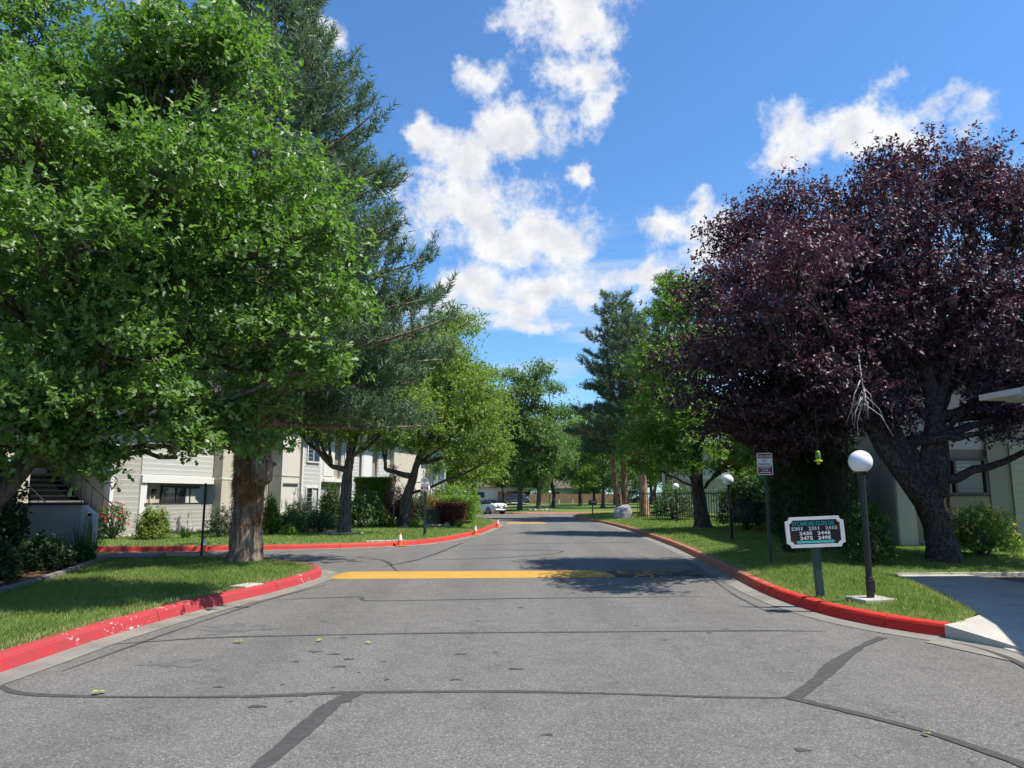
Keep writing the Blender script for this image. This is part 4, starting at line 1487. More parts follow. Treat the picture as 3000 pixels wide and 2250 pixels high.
# burl, broken stubs and caught dead needles on its trunk
mb = MB()
r_ = random.Random(8)
for (z, a, s, q) in ((2.05, -0.25, 0.30, 1.3), (2.35, 0.1, 0.22, 1.2), (2.9, 2.9, 0.2, 1.0), (2.65, 3.4, 0.16, 1.2)):
    bm = bmesh.new()
    bmesh.ops.create_icosphere(bm, subdivisions=3, radius=s)
    for v in bm.verts:
        v.co = v.co * (1 + 0.12 * math.sin(v.co.x * 21) * math.cos(v.co.z * 17)) + Vector((math.cos(a) * 0.30, math.sin(a) * 0.30, z))
        v.co.z = z + (v.co.z - z) * q
    bm.verts.index_update()
    mb.add([v.co for v in bm.verts], [[v.index for v in f.verts] for f in bm.faces])
    bm.free()
for (z, a, L) in ((2.5, 3.0, 0.5), (2.9, -0.2, 0.35), (3.2, 2.5, 0.6), (1.9, 0.3, 0.3), (3.3, -1.2, 0.5)):
    d = Vector((math.cos(a), math.sin(a), 0.55))
    mb.tube([Vector((0, 0, z)), Vector((0, 0, z)) + d * (0.3 + L * .5), Vector((0, 0, z)) + d * (0.3 + L)], [0.09, 0.07, 0.045], 8, 0.1, r_)
mb.build('burls', 'bark_pine', big_pine, smooth=True)
rng = np.random.default_rng(5)
n = 11000
z = np.clip(rng.normal(2.2, 0.75, n), 0.7, 3.9)
a = np.clip(rng.normal(-1.2, 1.3, n), -4.4, 2.0)
clm = 0.5 + 0.5 * np.sin(z * 7 + a * 3) * np.cos(z * 3.1 - a * 5)
z = z + 0.25 * clm
q = 0.335 - 0.012 * z + 0.12 * np.exp(-((z - 2.1) / .35) ** 2) * np.exp(-((a + 0.25) / .5) ** 2) + rng.random(n) * 0.03
P = np.stack([np.cos(a) * q, np.sin(a) * q, z], 1)
A = np.stack([np.cos(a) * .22 + rng.normal(0, .22, n), np.sin(a) * .22 + rng.normal(0, .22, n), -np.abs(rng.normal(.7, .5, n))], 1)
me = scatter('dead_needles', P, A, rng.normal(size=(n, 3)), rng.uniform(.08, .18, n), np.full(n, .009), NEEDLE_T, 'needle_brown', rng.random(n))
tag(link('dead_needles', me, big_pine), kind='stuff')

broadleaf('maple_tree', 'yellow green tree with a dark forked trunk before the apartment windows', (-6.39, 28.6, 0.22),
          [(-6.67, 28.5, 5.94, 1.9), (-7.84, 28, 5.3, 1.5), (-5.33, 28.5, 5.67, 1.9), (-5.85, 28, 4.5, 1.4), (-7.64, 27.5, 3.95, 1.0), (-4.24, 28.5, 4.7, 1.5), (-6.84, 29, 7.54, 1.6), (-5.4, 29, 7.2, 1.4), (-8.6, 28.2, 4.3, 1.0), (-7.0, 27.8, 3.9, 1.0), (-5.0, 28, 3.9, 1.0), (-9.2, 28.5, 5.6, 1.2)],
          [(0.05, 0, 2.0), (-0.6, 0, 2.6), (0.15, 0, 2.9)], 6500, 6, 0.13, 'maple', 'bark_grey', 41,
          trunk=[(0, 0, 0), (0.02, 0, 1.4), (0.05, 0, 2.2), (0.15, 0, 3.2)], rads=[0.25, 0.22, 0.19, 0.12], clump=13, spread=0.26, inner=0.45)
broadleaf('maple_tree', 'yellow green spreading tree with trunk forking low, left of the road', (-5.07, 35.6, 0.25),
          [(-4.18, 35.5, 8.19, 2.3), (-2.86, 36, 6.74, 2.4), (-4.89, 35, 5.97, 2.0), (-1.67, 36, 5.25, 2.0), (-3.41, 35, 4.67, 1.8), (-1.16, 36, 3.9, 1.2), (-2.98, 37, 10.0, 1.5), (-2.3, 35, 3.4, 0.9), (-6.2, 35.4, 5.2, 1.4), (-4.2, 35, 3.9, 1.1), (-5.9, 35.2, 4.0, 1.0), (-1.0, 35.6, 3.2, 0.8)],
          [(0.0, 0, 1.5), (-1.0, 0, 2.7), (0.6, 0, 3.0)], 8000, 6, 0.14, 'maple', 'bark_grey', 42,
          trunk=[(0, 0, 0), (0.03, 0, 1.3), (0.3, 0, 2.2), (0.6, 0, 3.4)], rads=[0.3, 0.26, 0.2, 0.13], clump=13, spread=0.26, inner=0.45)

# ================================================================== right trees
plum_a = broadleaf('plum_tree', 'purple leaved plum with a thick forked trunk beside the carport', (9.4, 16.4, 0.33),
                   [(9.67, 16.5, 8.76, 1.4), (8.21, 16.2, 7.31, 1.5), (10.81, 16.5, 8.08, 1.5), (11.96, 16.5, 7.58, 1.6), (7.47, 15.8, 4.99, 1.3), (9.43, 16.5, 5.94, 1.7), (10.76, 16.2, 5.47, 1.6),
                    (12.1, 16, 5.03, 1.8), (6.75, 15.2, 3.87, 0.95), (6.17, 15.4, 4.53, 0.9), (11.05, 16, 3.86, 1.0), (10.21, 16.8, 4.2, 1.0), (8.6, 17, 4.1, 0.9), (7.25, 16.5, 6.35, 1.2),
                    (10.5, 15.6, 2.9, 0.5), (9.0, 16.4, 9.3, 0.8), (12.6, 16.5, 6.3, 1.6), (11.2, 16.6, 9.0, 0.9), (8.2, 15.4, 8.2, 0.7), (12.3, 17, 8.7, 0.8), (9.3, 16.9, 4.7, 1.1), (8.2, 16.6, 4.9, 1.1), (11.9, 16.2, 3.4, 0.8), (10.3, 15.9, 3.5, 0.7), (7.6, 16.0, 3.5, 0.8), (8.6, 15.9, 6.0, 1.0), (12.7, 15.5, 4.3, 1.0), (6.9, 15.4, 3.4, 0.7), (11.2, 16, 3.3, 0.7), (10.7, 15.3, 3.3, 0.55), (12.0, 15.6, 2.9, 0.6), (9.9, 15.8, 4.6, 0.9)],
                   [(-0.35, 0, 1.5), (-1.1, 0, 2.7), (-0.6, 0.1, 2.5), (0.0, 0, 3.0), (0.4, 0, 4.2)], 19000, 6, 0.10, 'plum', 'bark_plum', 51, LEAF_T,
                   trunk=[(0, 0, 0), (-0.08, 0, 0.6), (-0.25, 0, 1.2), (-0.3, 0, 1.6)], rads=[0.29, 0.28, 0.31, 0.2], clump=15, spread=0.24, inner=0.42, wr=1.0, seg=18)
mb = MB()
r_ = random.Random(3)
for pts, rr in (([(-0.25, -.02, 1.05), (-0.75, -.05, 1.75), (-1.2, -.1, 2.35), (-1.55, 0, 3.2), (-1.7, 0, 4.3)], [0.24, 0.2, 0.17, 0.12, 0.07]),
                ([(-0.2, 0, 1.15), (-0.55, .1, 2.1), (-0.95, .1, 3.0), (-1.2, .15, 4.1), (-1.3, .2, 5.4)], [0.24, 0.19, 0.15, 0.11, 0.06]),
                ([(-0.1, 0, 1.1), (0.05, 0, 2.0), (0.08, 0, 3.0), (-0.05, 0, 4.2), (-0.2, 0, 5.8)], [0.26, 0.23, 0.2, 0.15, 0.08]),
                ([(0.08, 0, 3.0), (0.35, 0, 4.0), (0.75, 0, 5.0), (1.0, .1, 6.3)], [0.15, 0.12, 0.1, 0.06]),
                ([(0.1, 0, 2.5), (0.4, -.2, 3.0), (0.8, -.35, 3.35), (1.3, -.5, 3.5)], [0.08, 0.06, 0.05, 0.03])):
    mb.tube([Vector(p) for p in pts], rr, 12, 0.05, r_)
mb.build('limbs', 'bark_plum', plum_a, smooth=True)
mb = MB()
mb.lathe([(0.0, 0.0), (0.11, 0.0), (0.13, 0.02), (0.12, 0.06)], 16, cap=False)
o = mb.build('pruned_cut', 'cutwood', plum_a, (0.0, -0.2, 1.12), smooth=False)
o.rotation_euler = (R(85), 0, R(38))
o.scale = (0.8, 1.35, 1)
mb = MB()
r_ = random.Random(12)
for k in range(16):     # bare pale twigs of a dead hanging branch
    a = r_.uniform(-0.9, 0.9)
    L = r_.uniform(0.25, 0.75)
    p0 = Vector((r_.uniform(-.05, .05), 0, r_.uniform(-0.5, 0.1)))
    p1 = p0 + Vector((math.sin(a) * L * .5, r_.uniform(-.15, .15), -L * .35 + 0.15 * math.cos(k)))
    p2 = p1 + Vector((math.sin(a) * L * .35 + r_.uniform(-.1, .1), r_.uniform(-.1, .1), -L * .55))
    mb.tube([p0, p1, p2], [0.011, 0.008, 0.004], 5)
mb.tube([(0.1, .3, .6), (0.02, .1, .25), (0, 0, -.1), (0.02, 0, -.55)], [0.02, 0.017, 0.014, 0.008], 6)
mb.build('dead_branch', 'deadwood', plum_a, (-2.35, -1.75, 3.95 - 0.33), smooth=True)

broadleaf('plum_tree', 'purple leaved plum overhanging the kerb behind the fire lane sign', (8.7, 20.6, 0.33),
          [(6.4, 17.6, 7.6, 1.5), (7.3, 17.8, 8.5, 1.4), (5.5, 17.0, 6.2, 1.5), (4.75, 16.6, 4.45, 1.35), (5.5, 15.4, 4.1, 1.35), (7.4, 17.2, 5.6, 1.7), (4.3, 16.6, 3.75, 0.85), (6.6, 16.4, 3.6, 1.3),
           (5.4, 16.6, 3.2, 0.9), (7.9, 17.0, 3.3, 1.3), (5.8, 18, 8.3, 0.8), (4.75, 14.0, 5.0, 1.0), (5.4, 14.6, 5.9, 1.2), (6.3, 15.0, 6.6, 1.1), (8.4, 17.8, 7.2, 1.2), (4.3, 13.0, 4.9, 0.75), (5.2, 12.9, 5.6, 0.85), (4.15, 14.2, 4.4, 0.8), (6.3, 16.3, 3.0, 0.75), (5.2, 15.6, 3.2, 0.7), (7.0, 16.2, 2.8, 0.6), (4.9, 16.8, 3.1, 0.8), (5.7, 17.2, 2.8, 0.8), (6.6, 17.4, 2.9, 0.8)],
          [(0, 0, 1.9), (-0.4, -0.3, 2.9), (0, 0, 3.6)], 13500, 6, 0.10, 'plum', 'bark_plum', 52, LEAF_T,
          trunk=[(0, 0, 0), (0.0, 0, 1.5), (-0.1, -0.1, 2.6), (-0.1, 0, 4.0)], rads=[0.24, 0.2, 0.16, 0.09], clump=15, spread=0.25, inner=0.42)

broadleaf('linden_tree', 'light green leafy tree behind the purple plums on the right lawn', (8.43, 33.1, 0.36),
          [(8.12, 33.5, 9.92, 1.8), (7.6, 33, 7.41, 2.2), (9.15, 33.5, 7.98, 1.9), (7.21, 33, 5.27, 2.1), (8.3, 32, 4.3, 1.8), (6.28, 34, 3.9, 1.6), (8.6, 29.6, 3.1, 1.0), (7.41, 31.4, 2.75, 0.8), (8.93, 34, 11.0, 1.2), (9.6, 31, 3.4, 1.3), (7.6, 33.2, 11.2, 0.8), (7.0, 32.5, 3.1, 1.1), (9.3, 32, 3.0, 1.0), (6.2, 33.5, 3.0, 0.9)],
          [(0, 0, 1.6), (0.1, 0, 3.5), (0.1, 0, 5.5)], 8200, 6, 0.15, 'linden', 'bark_grey', 61,
          trunk=[(0, 0, 0), (-0.12, 0, 1.0), (-0.2, 0, 2.0), (0, 0, 4.5), (0, 0, 8)], rads=[0.34, 0.3, 0.26, 0.18, 0.08], clump=13, spread=0.25, inner=0.45)

GP = 'scotch pines by the boulder'
pine_tree('pine_tree', 'blue green pine with twin reddish trunks behind the pale boulder', (8.6, 56.5, 0.36), 16.9, 4.4, 4.2, 70, 'pine_dark', 'bark_red', 71, 0.27, 9, 30, 0.26, 0.045, 0.7,
          (-0.4, 0), 0.5, 0.35, 0.55, 0.3, GP, extra_trunk=[([(-0.55, -0.5, 0), (-0.75, -0.4, 2), (-0.95, -0.2, 4.2), (-0.9, 0, 7)], [0.22, 0.2, 0.17, 0.12])])
pine_tree('pine_tree', 'dark pine with a leaning reddish trunk just right of the boulder', (9.3, 52.2, 0.36), 14.0, 4.0, 4.0, 58, 'pine_dark', 'bark_red', 72, 0.33, 9, 30, 0.26, 0.045, 0.7,
          (-0.9, 0), 0.45, 0.35, 0.5, 0.4, GP)
pine_tree('pine_tree', 'tall dark pine showing above the light green tree', (12.6, 60, 0.36), 19.5, 3.8, 5.0, 58, 'pine_dark', 'bark_pine', 73, 0.36, 9, 30, 0.28, 0.05, 0.75, (0.5, 0), 0.5, 0.3, 0.6, 0.3, GP)

# ================================================================== trees beyond the bend
far_specs = [
    # x, y, height, radius, mat, bark, label
    (0.85, 84.5, 15.5, 4.4, 'ash', 'bark_grey', 'tall mid green tree with curved dark trunk, right of the white car'),
    (3.0, 84.0, 16.0, 4.6, 'ash', 'bark_grey', 'mid green tree whose straight trunk stands in a ring of stones'),
    (5.3, 97, 12.5, 4.2, 'ash', 'bark_grey', 'small mid green tree standing before the plank fence, right of the far lamp'),
    (9.6, 104, 13, 4.4, 'linden', 'bark_grey', 'green tree before the middle of the plank fence'),
    (11.2, 92, 11.5, 3.8, 'ash', 'bark_grey', 'dark trunked tree near the small far sign'),
    (-1.1, 92, 13.0, 4.2, 'linden', 'bark_grey', 'bright green tree directly behind the white car'),
    (-5.0, 96, 14.5, 4.6, 'ash', 'bark_grey', 'slim trunked tree left behind the white car'),
    (-3.9, 64, 13.5, 4.2, 'maple', 'bark_red', 'tree with reddish trunk beyond the flat topped hedge'),
    (-6.3, 70, 14.5, 4.6, 'ash', 'bark_red', 'tree with reddish trunk deeper behind the round bush'),
    (-6.0, 54, 11.8, 3.4, 'ash', 'bark_grey', 'tree at the far end of the apartment building'),
    (15.5, 112, 13, 4.8, 'ash', 'bark_grey', 'tree behind the right part of the plank fence'),
    (20.5, 96, 14, 5.0, 'linden', 'bark_grey', 'tree between the reddish pines and the plank fence'),
]


def far_proto(seed, h=14.0, r=4.5):
    rr = random.Random(seed)
    cb = h * 0.2
    lobes = []
    for k in range(13):
        q = (k + 0.5) / 13
        zz = cb + (h - cb) * q
        w = math.sin(math.pi * min(0.97, 0.2 + q * 0.76)) ** 0.7
        a = k * 2.4 + rr.uniform(-.4, .4)
        lobes.append((math.cos(a) * r * w * 0.58, math.sin(a) * r * w * 0.58, zz, r * (0.30 + 0.17 * w) * rr.uniform(.85, 1.15)))
    return broadleaf('shade_tree', 'x', (0, 0, 0), lobes, [(0.1, 0, h * 0.2), (0.15, 0, h * 0.4)], 4600, 5, 0.27, 'ash', 'bark_grey', seed, LEAF_T, 'shade trees beyond the bend',
                     trunk=[(0, 0, 0), (rr.uniform(-.3, .1), 0, h * 0.12), (0.1, 0, h * 0.24), (0.2, 0, h * 0.6)], rads=[0.3, 0.24, 0.2, 0.08], clump=11, spread=0.34, inner=0.35, twigs=False, seg=10)


protos = [far_proto(200 + i) for i in range(4)]
used = [False] * 4


def put_tree(k, x, y, z, h, r, rz, mat, bark, label, group):
    src = protos[k]
    o = src if not used[k] else copy_tree(src)
    used[k] = True
    o.location = (x, y, z)
    o.rotation_euler = (0, 0, rz)
    o.scale = (r / 4.5, r / 4.5, h / 14.0)
    tag(o, label, 'tree', group)
    for ch in o.children:
        sl_ = ch.material_slots[0]
        sl_.link = 'OBJECT'
        sl_.material = MT[mat] if ch.name.startswith('crown') else MT[bark]
    return o


bpy.context.view_layer.update()
for i, (x, y, h, r, mat, bark, label) in enumerate(far_specs):
    put_tree(i % 4, x, y, gz(x, y), h, r, i * 1.7, mat, bark, label, 'shade trees beyond the bend')

# belt of trees behind the plank fence, the houses and the buildings
back = [(-27, 128, 15, 'ash', 'distant tree far left above the tan house roof'), (-18, 152, 18, 'ash', 'distant tall tree behind the tan house'), (-9, 160, 16, 'linden', 'distant tree between the tan and cream houses'),
        (0, 156, 15, 'ash', 'distant tree right behind the cream house'), (8, 160, 17, 'ash', 'distant tree behind the left part of the plank fence'), (17, 152, 15, 'linden', 'distant tree behind the right end of the plank fence'),
        (27, 140, 17, 'ash', 'distant tree right of the plank fence'), (37, 120, 18, 'ash', 'distant tree beyond the side road at right'), (48, 100, 18, 'linden', 'distant tree far right beyond the garage building'),
        (32, 76, 15, 'ash', 'tree rising behind the garage building'), (40, 52, 16, 'ash', 'tree standing right behind the cream house roof'), (24, 46, 14, 'ash', 'tree behind the picket fence and hedges'),
        (-42, 110, 18, 'ash', 'distant tree left beyond the apartment roof'), (-30, 58, 16, 'ash', 'tree standing behind the apartment building'), (-26, 40, 14, 'linden', 'tree behind the left end of the apartment building'),
        (3.5, 146, 13, 'ash', 'low distant tree left of the pale roofed house'), (13, 118, 11, 'ash', 'small tree before the right half of the plank fence'), (22, 118, 13, 'linden', 'tree standing near the right end of the plank fence'),
        (-12.5, 84, 14, 'ash', 'tree left of the road beyond the hedge'), (-10, 118, 13, 'ash', 'tree on the verge behind the silver car')]
low = [(14.5, 142, 'low leafy tree behind the middle of the plank fence'), (22, 141, 'low leafy tree right of the plank fence end'), (29, 128, 'low leafy tree between fence and garage building'), (26, 104, 'low leafy tree beyond the twin trunk pine'),
       (34, 92, 'low leafy tree right of the leaning pine'), (24, 84, 'low leafy tree across the side road behind the pines'), (-8.5, 150, 'low leafy tree beside the cream house'), (3.0, 143, 'low leafy tree at the left end of the plank fence'),
       (-14, 112, 'low leafy tree behind the silver car'), (-21, 122, 'low leafy tree left of the tan house'), (19, 66, 'low leafy tree right of the garage building'), (17.5, 50, 'low leafy tree behind the picket fence'), (15.5, 38, 'low leafy tree behind the dark hedges'), (-24, 30, 'low leafy tree left of the apartment stairway')]
for i, (x, y, label) in enumerate(low):
    put_tree(i % 4, x, y, -1.6, 7.5, 3.6, i * 1.3, ('ash', 'shrub', 'linden')[i % 3], 'bark_grey', label, 'low trees filling the distance')
for i, (x, y, h, mat, label) in enumerate(back):
    put_tree(i % 4, x, y, max(0.3, gz(x, y)), h, h * 0.37, i * 2.1, mat, 'bark_grey', label, 'distant tree belt')

# ================================================================== globe lamps
def lamp(label, x, y, z, h, lean=(0, 0), dia=0.355, pad=False):
    t = thing('globe_lamp', label, 'lamp post', (x, y, z), 0, 'white globe lamp posts')
    t.rotation_euler = (lean[1], lean[0], 0)
    if pad:
        MB().box((0, 0, -0.015), (0.5, 0.45, 0.10), 0.2, ch=0.012).build('concrete_footing', 'concrete', t)
    mb = MB()
    mb.lathe([(0.052, -0.1), (0.052, 0.3), (0.043, 0.32), (0.043, h - dia - 0.03), (0.05, h - dia - 0.02), (0.07, h - dia + 0.005), (0.085, h - dia + 0.02), (0.085, h - dia + 0.045)], 20)
    mb.build('pole', 'black', t, smooth=False)
    MB().box((0.0, -0.055, 0.19), (0.085, 0.04, 0.17), 0, ch=0.008).build('access_cover', 'black', t)
    mb = MB()
    r = dia / 2
    pr = []
    for k in range(15):
        a = -math.pi / 2 + 0.47 + (math.pi - 0.47) * k / 14
        pr.append((max(0.002, r * math.cos(a)), h - r + r * math.sin(a)))
    mb.lathe(pr, 28, cap=True)
    mb.build('globe', 'globe', t, smooth=True)
    return t


lamp('nearest white globe lamp on black pole beside the wooden address sign', 5.0, 10.61, gz(5.0, 10.61), 2.08, (-0.004, 0), 0.325, pad=True)
lamp('white globe lamp in tree shade on the right lawn, second from the camera', 7.13, 24.4, gz(7.13, 24.4), 2.1, (-0.02, 0))
lamp('globe lamp on slim black pole before the black picket fence', 8.95, 40.7, gz(8.95, 40.7), 2.1)
lamp('small far globe lamp on the lawn before the plank fence', 4.14, 81.7, gz(4.14, 81.7), 2.2)
lamp('globe lamp behind the left fire lane sign', -3.4, 29.3, gz(-3.4, 29.3), 1.95)
lamp('globe lamp rising behind the flat topped hedge', -3.55, 55.5, gz(-3.55, 55.5), 2.0)

# ================================================================== signs


def text(body, size, mat, parent, loc, xs=1.0, extrude=0.004, bold=0.0, name='lettering', rot=(math.pi / 2, 0, 0), fit=None):
    cu = bpy.data.curves.new('lettering', 'FONT')
    cu.body = body
    cu.size = size
    cu.align_x = 'CENTER'
    cu.align_y = 'CENTER'
    cu.extrude = extrude
    cu.offset = bold
    cu.resolution_u = 3
    tmp = bpy.data.objects.new('tmp', cu)
    COL.objects.link(tmp)
    dg = bpy.context.evaluated_depsgraph_get()
    me = bpy.data.meshes.new_from_object(tmp.evaluated_get(dg))
    bpy.data.objects.remove(tmp)
    bpy.data.curves.remove(cu)
    me.materials.clear()
    me.materials.append(MT[mat])
    me.name = 'lettering'
    if fit:
        xs_ = [v.co.x for v in me.vertices]; ys_ = [v.co.y for v in me.vertices]
        kx, ky = fit[0] / (max(xs_) - min(xs_)), fit[1] / (max(ys_) - min(ys_))
        cx, cy = (max(xs_) + min(xs_)) / 2, (max(ys_) + min(ys_)) / 2
        for v in me.vertices:
            v.co.x = (v.co.x - cx) * kx
            v.co.y = (v.co.y - cy) * ky
        xs = 1.0
    return link(name, me, parent, loc, rot, (xs, 1, 1))


def address_sign():
    t = thing('address_sign', 'wooden address board with white scalloped frame on a green post', 'sign', (4.53, 11.15, 0.2), R(-5))
    MB().box((0, 0.04, 0.35), (0.105, 0.105, 0.95), 0, ch=0.01).build('post', 'green_post', t)
    t.rotation_euler = (0, R(-2.6), R(-5))
    W, H, c, zc = 0.42, 0.222, 0.06, 0.905

    def notched(w, h, r, steps=6):
        P = []
        for (sx, sz, a0) in ((1, 1, 270), (-1, 1, 0), (-1, -1, 90), (1, -1, 180)):
            seg = []
            cx, cz = sx * w, sz * h
            for k in range(steps + 1):
                a = R(a0 - 90 * k / steps) if True else 0
                seg.append((cx + r * math.cos(a), cz + r * math.sin(a)))
            P += seg
        return P
    outer = notched(W, H, c)
    inner = notched(W - 0.055, H - 0.045, c * 0.75)
    # frame ring
    n = len(outer)
    V = [(x, -0.045, z + zc) for x, z in outer] + [(x, -0.045, z + zc) for x, z in inner] + [(x, 0.0, z + zc) for x, z in outer] + [(x, -0.012, z + zc) for x, z in inner]
    F = []
    for i in range(n):
        j = (i + 1) % n
        F += [(i, j, n + j, n + i), (i, 2 * n + i, 2 * n + j, j), (n + i, n + j, 3 * n + j, 3 * n + i)]
    link('scalloped_frame', mesh_from('scalloped_frame', V, F, 'sign_white'), t)
    MB().plate([(x, z + zc) for x, z in outer], -0.014, -0.001).build('board', 'sign_board', t)
    text('SYCAMORE GLEN DR.', 0.094, 'teal', t, (-0.008, -0.021, zc + 0.125), 1, 0.006, 0.0012, fit=(0.615, 0.062))
    for (n_, x, z, w_) in (('2301', -0.249, 0.054, .178), ('2311', -0.004, 0.054, .164), ('2415', 0.243, 0.054, .175), ('2435', -0.132, -0.016, .186), ('2445', 0.13, -0.016, .19), ('2475', -0.128, -0.086, .186), ('2495', 0.13, -0.086, .19)):
        cell = w_ / 4
        for q, ch in enumerate(n_):
            text(ch, 0.083, 'sign_white', t, (x + (q - 1.5) * cell, -0.021, zc + z), 1, 0.006, 0.003, 'digit', fit=(cell * (0.42 if ch == '1' else 0.9), 0.052))
    z = zc - 0.142
    MB().plate([(-0.27, z + 0.017), (0.235, z + 0.017), (0.235, z + 0.029), (0.285, z), (0.235, z - 0.029), (0.235, z - 0.017), (-0.27, z - 0.017)], -0.026, -0.012).build('arrow', 'teal', t)


address_sign()


def rounded(w, h, r, n=5):
    P = []
    for (sx, sz, a0) in ((1, 1, 0), (-1, 1, 90), (-1, -1, 180), (1, -1, 270)):
        for k in range(n + 1):
            a = R(a0 + 90 * k / n)
            P.append((sx * (w - r) + r * math.cos(a), sz * (h - r) + r * math.sin(a)))
    return P


def fire_sign(label, x, y, z, zc, rz, w=0.165, h=0.24, lean=0.0):
    t = thing('fire_lane_sign', label, 'sign', (x, y, z), 0, 'fire lane signs')
    t.rotation_euler = (0, lean, rz)
    MB().box((0.004, 0.03, (zc + 0.2) / 2 - 0.1), (0.05, 0.05, zc + 0.2 + 0.1), 0, ch=0.005).build('post', 'green_steel', t)
    MB().plate([(a, b + zc) for a, b in rounded(w, h, 0.03)], -0.002, 0.002).build('plate', 'signface', t)
    u = 0.016

    def band(z0, z1, rt, rb):
        P = []
        x0 = w - u
        for (sx, top) in ((1, True), (-1, True), (-1, False), (1, False)):
            r = rt if top else rb
            zz = z1 if top else z0
            if r:
                a0 = {(1, True): 0, (-1, True): 90, (-1, False): 180, (1, False): 270}[(sx, top)]
                for k in range(5):
                    a = R(a0 + 90 * k / 4)
                    P.append((sx * (x0 - r) + r * math.cos(a), (zz - r if top else zz + r) + r * math.sin(a) + zc))
            else:
                P.append((sx * x0, zz + zc))
        MB().plate(P, -0.004, -0.0022).build('maroon_panel', 'maroon', t)
    band(0.125, h - u, 0.02, 0)
    band(-h + u, -0.055, 0, 0.02)
    text('FIRE LANE', 0.068, 'signtext', t, (0, -0.005, zc + 0.168), 0.86, 0.0005, 0.001, fit=(0.27, 0.046))
    text('NO', 0.095, 'maroon', t, (0, -0.003, zc + 0.078), 0.78, 0.0005, 0.0012, fit=(0.085, 0.062))
    text('PARKING', 0.09, 'maroon', t, (0, -0.003, zc - 0.008), 0.66, 0.0005, 0.0012, fit=(0.265, 0.062))
    text('TOW-AWAY', 0.058, 'signtext', t, (0, -0.005, zc - 0.084), 0.85, 0.0005, 0.001, fit=(0.25, 0.036))
    text('ZONE', 0.058, 'signtext', t, (0, -0.005, zc - 0.14), 0.85, 0.0005, 0.001, fit=(0.125, 0.036))
    z = zc - 0.188
    A = [(-.125, 0), (-.085, .018), (-.085, .007), (.085, .007), (.085, .018), (.125, 0), (.085, -.018), (.085, -.007), (-.085, -.007), (-.085, -.018)]
    MB().plate([(a, b + z) for a, b in A], -0.0055, -0.0042).build('double_arrow', 'signtext', t)
    for dz in (0.21, -0.215):
        MB().lathe([(0.007, -0.003), (0.007, 0.0)], 8, (0, -0.003, zc + dz), 'y').build('bolt', 'steel', t)
    return t


fire_sign('fire lane sign on a dark post in front of the purple plum', 5.55, 16.2, gz(5.55, 16.2), 2.12, R(-6), lean=R(-0.6))
fire_sign('fire lane sign on the left lawn, with a globe lamp right behind it', -3.33, 28.4, gz(-3.33, 28.4), 1.92, R(8), 0.152, 0.225)

# stop sign seen from behind
t = thing('stop_sign', 'bare metal back of an octagonal stop sign among oak leaves', 'sign', (-7.78, 18.9, 0.17), R(12))
MB().box((0, 0, 0.85), (0.05, 0.05, 1.9), 0, ch=0.004).build('post', 'green_steel', t)
MB().plate([(0.235 * math.cos(R(22.5 + 45 * k)) / math.cos(R(22.5)), 1.5 + 0.235 * math.sin(R(22.5 + 45 * k)) / math.cos(R(22.5))) for k in range(8)], 0.027, 0.031).build('octagon_plate', 'alu', t)
for dz in (0.16, -0.16):
    MB().lathe([(0.01, -0.03), (0.01, 0.0)], 8, (0, -0.0, 1.5 + dz), 'y').build('bolt', 'steel', t)

# small far sign, seen against the lawn
t = thing('far_address_sign', 'small dark green board on a post on the far right lawn tip', 'sign', (6.9, 64.0, gz(6.9, 64.0)), R(4))
MB().box((0, 0.03, 0.45), (0.1, 0.08, 1.0), 0).build('post', 'green_post', t)
MB().plate([(a, b + 0.95) for a, b in rounded(0.36, 0.2, 0.05)], -0.03, 0.0).build('board', 'green_steel', t)
MB().box((0, -0.034, 1.02), (0.5, 0.01, 0.06)).build('lettering_strip', 'trim_grey', t)

# ================================================================== traffic cones


def cone(label, x, y, lean=0.0, worn=1.0):
    t = thing('traffic_cone', label, 'traffic cone', (x, y, 0.012), 0.3, 'orange traffic cones along the left kerb')
    t.rotation_euler = (lean, 0, 0.3)
    MB().box((0, 0, 0.014), (0.28, 0.28, 0.028), 0, ch=0.008).build('base', 'orange', t)
    mb = MB()
    mb.lathe([(0.105, 0.026), (0.098, 0.04), (0.028, 0.44), (0.024, 0.455), (0.016, 0.455)], 20)
    mb.build('cone_body', 'orange', t, smooth=False)
    mb = MB()
    mb.lathe([(0.0735, 0.2), (0.041, 0.385)], 20, cap=False)
    mb.build('white_collar', 'cone_white', t, smooth=True)


cone('traffic cone left of the shaggy pine trunk', -9.2, 22.5)
cone('traffic cone at the kerb bend below the fire lane sign', -3.75, 25.2)
cone('traffic cone at the left kerb below the flat topped hedge', -1.58, 32.4)
cone('farthest traffic cone at the tip of the left kerb', -0.78, 41.0)

# ================================================================== rocks, boxes, small ground things


def rock(name, label, loc, s, mat, seed, cat='rock', rz=0.0, group=None):
    bm = bmesh.new()
    bmesh.ops.create_icosphere(bm, subdivisions=3, radius=1)
    r = random.Random(seed)
    cut = [(Vector((r.gauss(0, 1), r.gauss(0, 1), r.gauss(0, .7))).normalized(), r.uniform(.55, .9)) for _ in range(11)]
    for v in bm.verts:
        for n, d in cut:
            e = v.co.dot(n) - d
            if e > 0:
                v.co -= n * e * 0.9
        v.co *= 1 + 0.03 * math.sin(v.co.x * 9 + seed) * math.cos(v.co.y * 8)
        v.co = Vector((v.co.x * s[0], v.co.y * s[1], max(-0.2, v.co.z) * s[2]))
    me = bpy.data.meshes.new(name)
    bm.to_mesh(me); bm.free()
    me.polygons.foreach_set('use_smooth', [False] * len(me.polygons))
    me.materials.append(MT[mat])
    return tag(link(name, me, None, loc, (0, 0, rz)), label, cat, group)


